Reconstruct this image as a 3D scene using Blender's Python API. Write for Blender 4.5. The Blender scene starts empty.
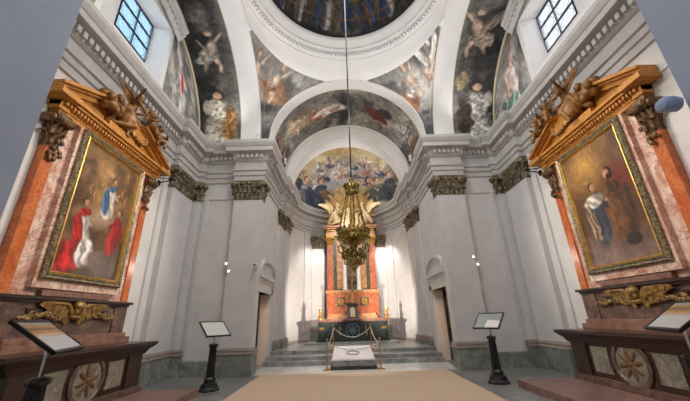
import bpy, bmesh, math, random
import numpy as np
from mathutils import Vector, Matrix
random.seed(7)
PI = math.pi
sc = bpy.context.scene
COL = sc.collection

# ------------------------------------------------------------------ materials
def srgb(c):
    return tuple(((x / 255.0) / 12.92 if x / 255.0 <= 0.04045 else ((x / 255.0 + 0.055) / 1.055) ** 2.4) for x in c)

def new_mat(name):
    m = bpy.data.materials.new(name); m.use_nodes = True
    nt = m.node_tree; b = nt.nodes['Principled BSDF']
    return m, nt, b

def mat(name, c1, c2=None, rough=0.6, metal=0.0, scale=3.0, detail=6.0, dist=0.0, lo=0.35, hi=0.65, bump=0.0, bscale=None,
        emit=0.0, c3=None, alpha=None, coat=0.0, stretch=(1, 1, 1)):
    m, nt, b = new_mat(name)
    N, L = nt.nodes, nt.links
    b.inputs['Roughness'].default_value = rough; b.inputs['Metallic'].default_value = metal
    if coat: b.inputs['Coat Weight'].default_value = coat; b.inputs['Coat Roughness'].default_value = 0.15
    c1 = srgb(c1)
    tc = N.new('ShaderNodeTexCoord'); mp = N.new('ShaderNodeMapping'); mp.inputs['Scale'].default_value = stretch
    L.new(tc.outputs['Object'], mp.inputs['Vector'])
    nz = N.new('ShaderNodeTexNoise'); nz.inputs['Scale'].default_value = scale; nz.inputs['Detail'].default_value = detail
    nz.inputs['Distortion'].default_value = dist; L.new(mp.outputs['Vector'], nz.inputs['Vector'])
    if c2 is not None:
        cr = N.new('ShaderNodeValToRGB'); e = cr.color_ramp.elements
        e[0].position = lo; e[0].color = (*c1, 1); e[1].position = hi; e[1].color = (*srgb(c2), 1)
        if c3 is not None:
            k = e.new((lo + hi) / 2); k.color = (*srgb(c3), 1)
        L.new(nz.outputs['Fac'], cr.inputs['Fac']); L.new(cr.outputs['Color'], b.inputs['Base Color'])
        src = cr.outputs['Color']
    else:
        b.inputs['Base Color'].default_value = (*c1, 1); src = None
    if bump:
        n2 = N.new('ShaderNodeTexNoise'); n2.inputs['Scale'].default_value = bscale or scale * 4; n2.inputs['Detail'].default_value = 5
        L.new(tc.outputs['Object'], n2.inputs['Vector'])
        bp = N.new('ShaderNodeBump'); bp.inputs['Strength'].default_value = bump; bp.inputs['Distance'].default_value = 0.03
        L.new(n2.outputs['Fac'], bp.inputs['Height']); L.new(bp.outputs['Normal'], b.inputs['Normal'])
    if emit:
        b.inputs['Emission Strength'].default_value = emit
        if src: L.new(src, b.inputs['Emission Color'])
        else: b.inputs['Emission Color'].default_value = (*c1, 1)
    return m

def veined(name, base, light, vein, scale=1.6, rough=0.25, vw=0.06):
    """marble: cloudy two-tone ground with distorted veins"""
    m, nt, b = new_mat(name); N, L = nt.nodes, nt.links
    b.inputs['Roughness'].default_value = rough
    tc = N.new('ShaderNodeTexCoord')
    n1 = N.new('ShaderNodeTexNoise'); n1.inputs['Scale'].default_value = scale; n1.inputs['Detail'].default_value = 9; n1.inputs['Distortion'].default_value = 1.4
    L.new(tc.outputs['Object'], n1.inputs['Vector'])
    r1 = N.new('ShaderNodeValToRGB'); r1.color_ramp.elements[0].position = .38; r1.color_ramp.elements[1].position = .62
    r1.color_ramp.elements[0].color = (*srgb(base), 1); r1.color_ramp.elements[1].color = (*srgb(light), 1)
    L.new(n1.outputs['Fac'], r1.inputs['Fac'])
    n2 = N.new('ShaderNodeTexNoise'); n2.inputs['Scale'].default_value = scale * 1.7; n2.inputs['Detail'].default_value = 5; n2.inputs['Distortion'].default_value = 2.2
    L.new(tc.outputs['Object'], n2.inputs['Vector'])
    r2 = N.new('ShaderNodeValToRGB'); e = r2.color_ramp.elements
    e[0].position = .5 - vw; e[0].color = (0, 0, 0, 1); e[1].position = .5; e[1].color = (1, 1, 1, 1); k = e.new(.5 + vw); k.color = (0, 0, 0, 1)
    L.new(n2.outputs['Fac'], r2.inputs['Fac'])
    mx = N.new('ShaderNodeMix'); mx.data_type = 'RGBA'; mx.inputs[7].default_value = (*srgb(vein), 1)
    mu = N.new('ShaderNodeMath'); mu.operation = 'MULTIPLY'; mu.inputs[1].default_value = .75
    L.new(r2.outputs['Color'], mu.inputs[0]); L.new(mu.outputs[0], mx.inputs[0]); L.new(r1.outputs['Color'], mx.inputs[6])
    L.new(mx.outputs[2], b.inputs['Base Color'])
    return m

def painted(name, rough=0.8, coat=0.0, crackle=0.12):
    m, nt, b = new_mat(name); N, L = nt.nodes, nt.links
    b.inputs['Roughness'].default_value = rough
    if coat: b.inputs['Coat Weight'].default_value = coat; b.inputs['Coat Roughness'].default_value = 0.22
    at = N.new('ShaderNodeAttribute'); at.attribute_name = 'Col'
    tc = N.new('ShaderNodeTexCoord'); nz = N.new('ShaderNodeTexNoise'); nz.inputs['Scale'].default_value = 9; nz.inputs['Detail'].default_value = 8
    L.new(tc.outputs['Object'], nz.inputs['Vector'])
    mr = N.new('ShaderNodeMapRange'); mr.inputs['From Min'].default_value = .3; mr.inputs['From Max'].default_value = .7
    mr.inputs['To Min'].default_value = 1 - crackle * 2; mr.inputs['To Max'].default_value = 1 + crackle
    L.new(nz.outputs['Fac'], mr.inputs['Value'])
    mx = N.new('ShaderNodeVectorMath'); mx.operation = 'SCALE'
    L.new(at.outputs['Color'], mx.inputs[0]); L.new(mr.outputs[0], mx.inputs['Scale']); L.new(mx.outputs['Vector'], b.inputs['Base Color'])
    return m

M = {}
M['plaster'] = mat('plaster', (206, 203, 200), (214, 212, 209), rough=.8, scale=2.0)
M['plaster_shaded'] = mat('plaster_shaded', (160, 170, 188), (166, 175, 192), rough=.85, scale=2.0, bump=.05, bscale=60)  # nave plaster with its bluish shade put into the base colour
M['vault_white'] = mat('vault_white', (226, 225, 224), (232, 231, 230), rough=.85, scale=1.5)
M['pil'] = mat('pil', (204, 202, 201), (212, 210, 209), rough=.7, scale=2.0)
M['cornice'] = mat('cornice', (182, 179, 176), (192, 189, 186), rough=.8, scale=3.0)
M['floor'] = veined('floor_stone', (122, 123, 121), (146, 147, 144), (104, 106, 106), .8, .3)
M['floor_white'] = veined('floor_marble', (206, 204, 200), (226, 224, 220), (180, 180, 178), .9, .25)
M['step'] = veined('step_marble', (138, 140, 138), (178, 178, 174), (104, 108, 108), 1.2, .3)
M['green'] = veined('dado_marble', (124, 128, 122), (158, 160, 152), (104, 112, 108), 1.5, .35)
M['beige'] = mat('beige_stone', (160, 148, 136), (176, 166, 154), rough=.5, scale=4)
M['pink'] = veined('pink_marble', (196, 146, 122), (238, 212, 196), (136, 76, 62), 1.5, .3, .035)
M['pinkfloor'] = veined('pink_platform', (136, 100, 92), (156, 122, 112), (110, 80, 74), 2.0, .35)
M['orange'] = veined('orange_marble', (190, 96, 46), (212, 124, 68), (156, 70, 34), 3.0, .3)
M['brown'] = veined('brown_marble', (84, 66, 58), (130, 100, 86), (60, 44, 40), 3.0, .3)
M['brownred'] = veined('brown_red_marble', (122, 84, 70), (152, 112, 96), (90, 60, 50), 3.2, .3)
M['darkbrown'] = mat('dark_brown', (48, 32, 27), (64, 44, 36), rough=.3, scale=5, stretch=(1, 1, 4))
M['greymarble'] = veined('grey_marble', (128, 126, 118), (156, 152, 142), (98, 96, 90), 4, .3)
M['greymarble2'] = veined('dull_grey_marble', (118, 112, 100), (150, 144, 130), (92, 84, 74), 4, .4)
M['garland'] = mat('garland_gilding', (58, 46, 28), (160, 126, 70), rough=.45, metal=.3, scale=26, lo=.4, hi=.6)
M['rays'] = mat('ray_gilding', (150, 112, 58), (196, 156, 92), rough=.5, metal=.25, scale=6)
M['dullochre'] = mat('dull_ochre', (92, 64, 36), (116, 84, 50), rough=.5, scale=10)
M['dullgold'] = mat('dull_gold', (112, 84, 44), (172, 134, 76), rough=.45, metal=.35, scale=10)
M['red'] = veined('red_marble', (196, 104, 70), (216, 138, 102), (156, 72, 48), 2.6, .25)
M['redlight'] = veined('salmon_marble', (206, 142, 92), (230, 182, 134), (176, 100, 60), 2.6, .25)
M['greenmarble'] = veined('green_marble', (84, 92, 70), (112, 116, 88), (60, 66, 50), 4, .25)
M['blackmarble'] = veined('dark_green_marble', (34, 40, 40), (54, 60, 60), (80, 84, 80), 3, .2, .03)
M['bluegrey'] = mat('blue_grey', (70, 86, 96), (96, 112, 122), rough=.3, scale=8)
M['gold'] = mat('gold', (206, 156, 74), (236, 196, 112), rough=.32, metal=.85, scale=9)
M['goldpale'] = mat('pale_gilding', (226, 196, 140), (240, 220, 176), rough=.4, metal=.25, scale=9)
M['goldwood'] = mat('gilded_wood', (176, 116, 48), (204, 146, 72), rough=.42, metal=.25, scale=6, stretch=(3, 1, 3))
M['carved'] = mat('carved_wood', (116, 78, 38), (164, 116, 62), rough=.5, metal=.15, scale=8)
M['bronze'] = mat('bronze', (66, 58, 44), (150, 136, 108), rough=.55, metal=.15, scale=9, lo=.38, hi=.62)
M['bronzebrown'] = mat('bronze_brown', (58, 42, 28), (130, 96, 58), rough=.45, metal=.3, scale=14)
M['brass'] = mat('lamp_brass', (96, 84, 36), (206, 180, 100), rough=.28, metal=.85, scale=16)
M['brasspost'] = mat('post_brass', (200, 160, 90), rough=.28, metal=.9)
M['iron'] = mat('cast_iron', (20, 20, 20), (34, 34, 34), rough=.4, scale=10)
M['rod'] = mat('dark_rod', (30, 30, 32), rough=.5, metal=.5)
M['frame'] = mat('painting_frame', (92, 90, 80), (172, 150, 106), rough=.4, metal=.4, scale=22, lo=.42, hi=.62)
M['white'] = mat('white_enamel', (232, 232, 230), rough=.4)
M['panelwhite'] = mat('panel_face', (196, 198, 194), (206, 206, 202), rough=.35, scale=2)
M['paper'] = mat('paper', (232, 230, 224), rough=.5)
M['panelgrey'] = mat('panel_grey', (150, 156, 152), rough=.3)
M['panelochre'] = mat('panel_ochre', (168, 128, 70), (190, 150, 96), rough=.4, scale=12)
M['panelbrown'] = mat('panel_brown', (112, 84, 62), (140, 110, 86), rough=.4, scale=12)
M['panelrose'] = mat('panel_rose', (196, 160, 136), (206, 172, 150), rough=.4, scale=12)
M['chrome'] = mat('chrome', (200, 205, 215), rough=.15, metal=1.0)
M['carpet'] = mat('carpet', (198, 172, 146), (207, 183, 158), rough=.95, scale=60, bump=.2, bscale=300)
M['wood'] = mat('door_wood', (38, 26, 18), (56, 38, 26), rough=.4, scale=6, stretch=(6, 6, 1))
M['doorpale'] = mat('door_reveal', (230, 208, 188), (236, 216, 198), rough=.7, scale=2)
M['bluefix'] = mat('blue_grey_plastic', (150, 172, 204), rough=.4)
M['black'] = mat('black', (12, 12, 13), rough=.4)
M['lens'] = mat('lamp_lens', (255, 244, 226), emit=5.0)
M['goldline'] = mat('gold_line', (208, 196, 164), rough=.6)
M['chain'] = mat('barrier_rope', (196, 190, 180), rough=.6)
M['tombwhite'] = veined('tomb_marble', (226, 226, 226), (240, 240, 240), (204, 206, 206), 1.6, .3)
M['fresco'] = painted('fresco_paint', .85)
M['canvas'] = painted('canvas_paint', .4, .12, .1)
M['mullion'] = mat('window_lead', (26, 32, 60), rough=.5)

def glass(name, tint):
    m, nt, b = new_mat(name); N, L = nt.nodes, nt.links
    out = N['Material Output']
    tr = N.new('ShaderNodeBsdfTransparent'); tr.inputs['Color'].default_value = (*tint, 1)
    gl = N.new('ShaderNodeBsdfGlossy'); gl.inputs['Roughness'].default_value = .1
    mx = N.new('ShaderNodeMixShader'); mx.inputs[0].default_value = .08
    L.new(tr.outputs[0], mx.inputs[1]); L.new(gl.outputs[0], mx.inputs[2]); L.new(mx.outputs[0], out.inputs['Surface'])
    return m
M['glass_blue'] = glass('glass_blue', (.9, .97, 1.0))
M['glass_clear'] = glass('glass_clear', (.97, .98, 1.0))

# ------------------------------------------------------------------ mesh builder
def rotz(a): return Matrix.Rotation(a, 4, 'Z')
class MB:
    def __init__(s): s.bm = bmesh.new()
    def _add(s, verts, faces, mtx=None):
        vs = [s.bm.verts.new(mtx @ Vector(v) if mtx is not None else v) for v in verts]
        for f in faces:
            try: s.bm.faces.new([vs[i] for i in f])
            except ValueError: pass
        return s
    def box(s, lo, hi, mtx=None, bevel=0.0):
        x0, y0, z0 = [min(a, b) for a, b in zip(lo, hi)]; x1, y1, z1 = [max(a, b) for a, b in zip(lo, hi)]
        v = [(x0, y0, z0), (x1, y0, z0), (x1, y1, z0), (x0, y1, z0), (x0, y0, z1), (x1, y0, z1), (x1, y1, z1), (x0, y1, z1)]
        f = [(3, 2, 1, 0), (4, 5, 6, 7), (0, 1, 5, 4), (1, 2, 6, 5), (2, 3, 7, 6), (3, 0, 4, 7)]
        if bevel:
            t = bmesh.new(); tv = [t.verts.new(p) for p in v]
            for q in f: t.faces.new([tv[i] for i in q])
            bmesh.ops.bevel(t, geom=t.edges[:], offset=bevel, segments=2, profile=.7, affect='EDGES')
            t.verts.index_update()
            s._add([q.co.copy() for q in t.verts], [[q.index for q in fc.verts] for fc in t.faces], mtx); t.free()
            return s
        return s._add(v, f, mtx)
    def prism(s, pts, h, mtx=None):
        """closed 3-D polygon pts extruded by vector h"""
        n = len(pts); h = Vector(h); P = [Vector(p) for p in pts]
        v = P + [p + h for p in P]
        f = [tuple(range(n))[::-1], tuple(range(n, 2 * n))] + [(i, (i + 1) % n, n + (i + 1) % n, n + i) for i in range(n)]
        return s._add(v, f, mtx)
    def lathe(s, prof, n=24, at=(0, 0, 0), mtx=None, squash=(1, 1)):
        v, f = [], []
        m = len(prof)
        for r, z in prof:
            for k in range(n):
                a = 2 * PI * k / n
                v.append((at[0] + r * math.cos(a) * squash[0], at[1] + r * math.sin(a) * squash[1], at[2] + z))
        for i in range(m - 1):
            for k in range(n):
                f.append((i * n + k, i * n + (k + 1) % n, (i + 1) * n + (k + 1) % n, (i + 1) * n + k))
        f.append(tuple(range(n))[::-1]); f.append(tuple((m - 1) * n + k for k in range(n)))
        return s._add(v, f, mtx)
    def tube(s, path, r, n=8, closed=False, mtx=None):
        P = [Vector(p) for p in path]; m = len(P); v, f = [], []
        up = Vector((0, 0, 1)); prev = None
        for i, p in enumerate(P):
            if closed: t = (P[(i + 1) % m] - P[i - 1])
            else: t = P[min(i + 1, m - 1)] - P[max(i - 1, 0)]
            t.normalize()
            if prev is None:
                a = t.cross(up)
                if a.length < 1e-3: a = t.cross(Vector((1, 0, 0)))
            else:
                a = prev - t * prev.dot(t)
                if a.length < 1e-4: a = t.cross(up)
            a.normalize(); prev = a; b = t.cross(a)
            rr = r[i] if isinstance(r, (list, tuple)) else r
            for k in range(n):
                q = 2 * PI * k / n
                v.append(p + a * rr * math.cos(q) + b * rr * math.sin(q))
        for i in range(m if closed else m - 1):
            j = (i + 1) % m
            for k in range(n): f.append((i * n + k, i * n + (k + 1) % n, j * n + (k + 1) % n, j * n + k))
        if not closed: f.append(tuple(range(n))[::-1]); f.append(tuple((m - 1) * n + k for k in range(n)))
        return s._add(v, f, mtx)
    def ell(s, c, r, rot=None, n=12, mtx=None):
        v, f = [], []; m = n // 2 + 1
        Rm = rot.to_3x3() if rot is not None else Matrix.Identity(3)
        r = (r, r, r) if isinstance(r, (int, float)) else r
        for i in range(1, m - 1):
            th = PI * i / (m - 1)
            for k in range(n):
                a = 2 * PI * k / n
                v.append(Vector(c) + Rm @ Vector((r[0] * math.sin(th) * math.cos(a), r[1] * math.sin(th) * math.sin(a), r[2] * math.cos(th))))
        top = len(v); v.append(Vector(c) + Rm @ Vector((0, 0, r[2]))); bot = len(v); v.append(Vector(c) + Rm @ Vector((0, 0, -r[2])))
        for i in range(m - 3):
            for k in range(n): f.append((i * n + k, (i + 1) * n + k, (i + 1) * n + (k + 1) % n, i * n + (k + 1) % n))
        for k in range(n):
            f.append((top, k, (k + 1) % n)); q = (m - 3) * n; f.append((bot, q + (k + 1) % n, q + k))
        return s._add(v, f, mtx)
    def cap(s, p, q, r1, r2, n=10, mtx=None):
        """tapered capsule"""
        p, q = Vector(p), Vector(q); d = (q - p); L = d.length; d.normalize()
        path, rad = [], []
        for k in range(4):
            a = PI / 2 * (1 - k / 3.0); path.append(p - d * r1 * math.sin(a)); rad.append(max(r1 * math.cos(a), r1 * .08))
        for k in range(4):
            a = PI / 2 * k / 3.0; path.append(q + d * r2 * math.sin(a)); rad.append(max(r2 * math.cos(a), r2 * .08))
        return s.tube(path, rad, n, mtx=mtx)
    def sweep(s, path, prof, i0=0, i1=None, cap=True):
        """profile (offset to the path's right, z) along a plan polyline, mitred; only segments i0..i1 are made"""
        n = len(path); i1 = n - 1 if i1 is None else i1
        P = [Vector((p[0], p[1])) for p in path]
        def nrm(a, b):
            d = (b - a).normalized(); return Vector((d.y, -d.x))
        m = len(prof); v, f = [], []
        for i in range(i0, i1 + 1):
            if i == 0: o = nrm(P[0], P[1])
            elif i == n - 1: o = nrm(P[-2], P[-1])
            else:
                a, b = nrm(P[i - 1], P[i]), nrm(P[i], P[i + 1]); o = a + b; o = o / max(.2, 1 + a.dot(b))
            for off, z in prof: v.append((P[i].x + o.x * off, P[i].y + o.y * off, z))
        for i in range(i1 - i0):
            for k in range(m - 1): f.append((i * m + k, i * m + k + 1, (i + 1) * m + k + 1, (i + 1) * m + k))
        return s._add(v, f)
    def build(s, name, m, parent=None, smooth=False, norm=True, world=None):
        if norm: bmesh.ops.recalc_face_normals(s.bm, faces=s.bm.faces[:])
        me = bpy.data.meshes.new(name); s.bm.to_mesh(me); s.bm.free()
        if smooth:
            for p in me.polygons: p.use_smooth = True
            try: me.set_sharp_from_angle(angle=math.radians(42))
            except Exception: pass
        o = bpy.data.objects.new(name, me); COL.objects.link(o); me.materials.append(M[m] if isinstance(m, str) else m)
        if parent is not None: o.parent = parent
        return o

def thing(name, label, cat, loc=(0, 0, 0), rz=0.0, group=None):
    o = bpy.data.objects.new(name, None); COL.objects.link(o); o.empty_display_size = .2
    o.location = loc; o.rotation_euler = (0, 0, rz)
    o['label'] = label; o['category'] = cat
    if group: o['group'] = group
    return o
def tag(o, label, cat, group=None):
    o['label'] = label; o['category'] = cat
    if group: o['group'] = group
    return o
def struct(o):
    o['kind'] = 'structure'; return o

# ------------------------------------------------------------------ painting of generic scenes (per-vertex colour)
def lattice(seed):
    return np.random.RandomState(seed).rand(64, 64)
def noise2(U, V, scale, seed, octv=4):
    out = np.zeros_like(U); amp = .5; tot = 0
    for o in range(octv):
        g = lattice(seed + o * 13); x = U * scale; y = V * scale
        xi = np.floor(x).astype(int); yi = np.floor(y).astype(int); fx = x - xi; fy = y - yi
        fx = fx * fx * (3 - 2 * fx); fy = fy * fy * (3 - 2 * fy)
        a = g[xi % 64, yi % 64]; b = g[(xi + 1) % 64, yi % 64]; c = g[xi % 64, (yi + 1) % 64]; d = g[(xi + 1) % 64, (yi + 1) % 64]
        out += amp * ((a * (1 - fx) + b * fx) * (1 - fy) + (c * (1 - fx) + d * fx) * fy); tot += amp; amp *= .55; scale *= 2.03
    return out / tot
class Art:
    """u right, v up; U is u times the aspect so shapes keep their proportions"""
    def __init__(s, nu, nv, aspect, base, seed=1, UV=None):
        s.nu, s.nv, s.asp, s.seed = nu, nv, aspect, seed
        u = np.linspace(0, 1, nu); v = np.linspace(0, 1, nv)
        s.V, s.U = np.meshgrid(v, u * aspect)       # shape (nu, nv)
        if UV is not None: s.U, s.V = UV[0] * aspect, UV[1]
        nu, nv = s.V.shape
        s.C = np.ones((nu, nv, 3)) * np.array(base, float)
        s.W = noise2(s.U, s.V, 5, seed + 3) - .5; s.W2 = noise2(s.U, s.V, 6, seed + 9) - .5
    def blend(s, mask, col):
        mask = np.clip(mask, 0, 1)[..., None]
        s.C = s.C * (1 - mask) + np.array(col, float) * mask
    def clouds(s, col, scale=3, th=.5, soft=.12, amt=1.0, seed=0, sx=1.0, sy=1.0):
        n = noise2(s.U * sx, s.V * sy, scale, s.seed + 31 + seed)
        s.blend(amt * np.clip((n - th) / soft, 0, 1), col)
    def vgrad(s, v0, v1, col, amt=1.0):
        s.blend(amt * np.clip((s.V - v0) / (v1 - v0), 0, 1), col)
    def ell(s, u, v, ru, rv, col, rot=0.0, soft=.25, warp=.0, amt=1.0, folds=0.0, fs=30):
        x = s.U - u * s.asp + s.W * warp; y = s.V - v + s.W2 * warp
        c, n = math.cos(rot), math.sin(rot); a = (x * c + y * n) / ru; b = (-x * n + y * c) / rv
        d = np.sqrt(a * a + b * b); mk = np.clip((1 - d) / soft, 0, 1) * amt
        col = np.array(col, float)
        sh = 1 + folds * np.sin(fs * (x * c + y * n) / max(ru, .02) * .25 + 14 * s.W + 3 * b) - .18 * a
        s.C = s.C * (1 - mk[..., None]) + np.clip(col * sh[..., None], 0, 255) * mk[..., None]
    def person(s, u, v, h, robe, mantle=None, lean=0.0, skin=(196, 150, 120), hair=(70, 50, 36), face=1):
        """a plain robed figure, base at (u, v), height h"""
        def P(dx, dy): return (u + (dx * face + dy * math.tan(lean)) * h / s.asp, v + dy * h)
        a, b = P(0, .26); s.ell(a, b, .19 * h, .32 * h, robe, -lean, warp=.10 * h, folds=.14)
        a, b = P(.02, .56); s.ell(a, b, .125 * h, .24 * h, robe, -lean, warp=.05 * h, folds=.1)
        if mantle is not None:
            a, b = P(-.10, .34); s.ell(a, b, .12 * h, .34 * h, mantle, -lean + .18 * face, warp=.12 * h, folds=.15)
            a, b = P(.0, .70); s.ell(a, b, .15 * h, .09 * h, mantle, .3 * face, warp=.05 * h, folds=.2)
        a, b = P(.13, .58); s.ell(a, b, .045 * h, .15 * h, [c * .85 for c in robe], .8 * face, warp=.03 * h)
        a, b = P(.22, .62); s.ell(a, b, .035 * h, .03 * h, skin)
        a, b = P(-.01, .90); s.ell(a, b, .07 * h, .08 * h, hair)
        a, b = P(.015, .885); s.ell(a, b, .06 * h, .072 * h, skin)
    def putto(s, u, v, h, skin=(206, 160, 130), cloth=None, rot=0.0, wings=None, face=1):
        def P(dx, dy):
            c, n = math.cos(rot), math.sin(rot); x, y = dx * face, dy
            return (u + (x * c - y * n) * h / s.asp, v + (x * n + y * c) * h)
        dk = [c * .78 for c in skin]
        if wings: 
            a, b = P(-.2, .68); s.ell(a, b, .09 * h, .26 * h, wings, rot + .7 * face, folds=.2)
            a, b = P(.16, .72); s.ell(a, b, .07 * h, .22 * h, wings, rot - .7 * face, folds=.2)
        if cloth: a, b = P(-.05, .38); s.ell(a, b, .26 * h, .16 * h, cloth, rot + .5 * face, warp=.1 * h, folds=.3)
        for dx, dy, ru, rv, ro, c in ((-.10, .22, .05, .19, -.28, dk), (.05, .56, .10, .16, -.2, skin), (0, .43, .10, .11, 0, skin), (.09, .30, .06, .13, .25, skin), (.13, .13, .045, .13, -.1, skin),
                                      (.19, .74, .032, .15, -.75, skin), (-.12, .62, .032, .14, .5, dk), (-.05, .5, .06, .12, .1, dk)):
            a, b = P(dx, dy); s.ell(a, b, ru * h, rv * h, c, rot + ro * face, soft=.5, warp=.03 * h)
        a, b = P(.03, .84); s.ell(a, b, .08 * h, .09 * h, (104, 78, 56), soft=.4); a, b = P(.05, .82); s.ell(a, b, .06 * h, .075 * h, skin, soft=.4)
        if cloth: a, b = P(.02, .36); s.ell(a, b, .16 * h, .06 * h, cloth, rot + .3 * face, warp=.06 * h, folds=.2)
    def grain(s, amt=.16, scale=22, sx=1, sy=1):
        n = noise2(s.U * sx, s.V * sy, scale, s.seed + 77, 3); s.C = np.clip(s.C * (1 + amt * 2 * (n - .5))[..., None], 0, 255)

def surface(name, X, Y, Z, art, m, parent=None):
    nu, nv = X.shape
    co = np.stack([X, Y, Z], -1).reshape(-1, 3)
    idx = np.arange(nu * nv).reshape(nu, nv)
    q = np.stack([idx[:-1, :-1], idx[1:, :-1], idx[1:, 1:], idx[:-1, 1:]], -1).reshape(-1, 4)
    me = bpy.data.meshes.new(name); me.from_pydata(co.tolist(), [], q.tolist()); me.update()
    for p in me.polygons: p.use_smooth = True
    if art is not None:
        c = art.C.reshape(-1, 3) / 255.0
        lin = np.where(c <= .04045, c / 12.92, ((c + .055) / 1.055) ** 2.4)
        at = me.color_attributes.new('Col', 'FLOAT_COLOR', 'POINT')
        at.data.foreach_set('color', np.concatenate([lin, np.ones((len(lin), 1))], 1).astype(np.float32).ravel())
    o = bpy.data.objects.new(name, me); COL.objects.link(o); me.materials.append(M[m])
    if parent is not None: o.parent = parent
    return o

# ------------------------------------------------------------------ plan of the church (metres, x right, y towards the apse)
YC = 6.7                          # centre of the crossing
NX = 3.3; AX = 6.05               # nave half width, end wall of the side arms
AY0, AY1 = 2.65, 11.1             # near and far wall of the side arms
CX = 3.38                         # chancel side walls
AP0, APA, APB = 16.5, 3.26, 3.6   # apse: start, half width, depth
ZS = 8.1; ZC = 8.2                # springing of the arches, top of the cornice
apse_pts = [(-APA * math.cos(PI * k / 32), AP0 + APB * math.sin(PI * k / 32)) for k in range(33)]
half_wall = [(-NX, -6), (-NX, AY0), (-AX, AY0), (-AX, AY1), (-CX, AY1), (-CX, AP0 - .02)]
half_ent = [(-NX, -6), (-NX, AY0), (-AX, AY0), (-AX, 9.5), (-AX + .2, 9.5), (-AX + .2, 10.93), (-5.6, 10.93), (-5.6, AY1), (-4.35, AY1), (-4.35, 10.9),
            (-3.27, 10.9), (-3.27, 11.4), (-CX, 11.4), (-CX, 14.3), (-3.26, 14.3), (-3.26, 15.35), (-3.14, 15.35), (-3.14, AP0 - .02)]
mir = lambda L: [(-x, y) for x, y in L][::-1]
wall_path = half_wall + apse_pts + mir(half_wall)
ent_path = half_ent + apse_pts + mir(half_ent)
nh, na = len(half_wall), len(apse_pts)

# floor
f = MB().box((-9, -7, -.2), (9, 24, 0)).build('floor', 'floor'); struct(f)
f = MB().box((-3.36, 11.06, .0), (3.36, 12.8, .012)).build('floor_marble_strip', 'floor_white'); f.name = 'floor.001'; struct(f)

# walls
def wall(name, i0, i1, m='plaster'):
    return struct(MB().sweep(wall_path, [(0, 0), (0, ZC)], i0, i1).build(name, m, norm=False))
wall('wall_nave_left', 0, 1, 'plaster_shaded')
for i_ in (1, 2, 3): wall('wall_left', i_, i_ + 1)
wall('wall_apse', nh - 1, nh + na)
n_all = len(wall_path)
for i_ in (5, 4, 3): wall('wall_right', n_all - i_, n_all - i_ + 1)
wall('wall_nave_right', n_all - 2, n_all - 1, 'plaster_shaded')
struct(MB().box((-NX - .3, -6.2, 0), (NX + .3, -6.0, 12)).build('wall_back', 'plaster_shaded'))
DY0, DY1, DZ = 11.46, 13.4, 2.58   # doorway in the chancel side walls
for sx, nm in ((-1, 'wall_chancel_left'), (1, 'wall_chancel_right')):
    b = MB()
    for lo, hi in (((CX, AY1, 0), (CX + .7, DY0, ZC)), ((CX, DY1, 0), (CX + .7, AP0, ZC)), ((CX, DY0, DZ), (CX + .7, DY1, ZC))):
        b.box((sx * lo[0], lo[1], lo[2]), (sx * hi[0], hi[1], hi[2]))
    struct(b.build(nm, 'plaster'))

# entablature: architrave, frieze, dentil band and cornice
ENT = [(0, 6.62), (.05, 6.62), (.05, 6.8), (.09, 6.83), (.09, 6.98), (.14, 7.02), (.14, 7.06), (.05, 7.09), (.05, 7.40), (.1, 7.43), (.14, 7.50), (.14, 7.68),
       (.2, 7.72), (.36, 7.76), (.36, 7.92), (.39, 7.95), (.45, 8.08), (.45, ZC), (0, ZC)]
def dentils(b, path, i0, i1):
    for i in range(i0, i1):
        a, c = Vector(path[i]), Vector(path[i + 1]); d = c - a; L = d.length
        if L < .3: continue
        d.normalize(); nrm = Vector((d.y, -d.x)); n = max(1, int((L - .02) / .17))
        for k in range(n):
            p = a + d * (L * (k + .5) / n)
            m4 = Matrix(((d.x, nrm.x, 0, p.x), (d.y, nrm.y, 0, p.y), (0, 0, 1, 0), (0, 0, 0, 1)))
            b.box((-.052, .13, 7.52), (.052, .235, 7.67), m4)
ne = len(half_ent); n_e = len(ent_path)
for nm, i0, i1 in (('trim_1', 0, ne - 1), ('trim_2', ne - 1, ne + na), ('trim_3', ne + na, n_e - 1)):
    b = MB().sweep(ent_path, ENT, i0, i1)
    if nm != 'trim_2': dentils(b, ent_path, i0, i1)
    struct(b.build(nm, 'cornice', norm=False))
# thin string course under the entablature
b = MB().sweep(wall_path, [(0, 5.93), (.03, 5.93), (.045, 5.96), (.03, 5.99), (0, 5.99)], 1, 4)
b.sweep(wall_path, [(0, 5.93), (.03, 5.93), (.045, 5.96), (.03, 5.99), (0, 5.99)], n_all - 5, n_all - 2)
struct(b.build('trim_4', 'plaster', norm=False))
# vertical panel strips on the far walls of the side arms
# dado
DADO = [(0, .46), (.02, .46), (.05, .43), (.05, 0)]
for nm, i0, i1 in (('baseboard_left', 0, 4), ('baseboard_right', n_all - 5, n_all - 1)):
    struct(MB().sweep(wall_path, DADO[::-1], i0, i1).build(nm, 'green', norm=False))
struct(MB().sweep(wall_path, [(.04, .4), (.05, .52), (.03, .56), (0, .58)], nh - 1, nh + na).build('baseboard_apse', 'beige', norm=False))

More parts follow.
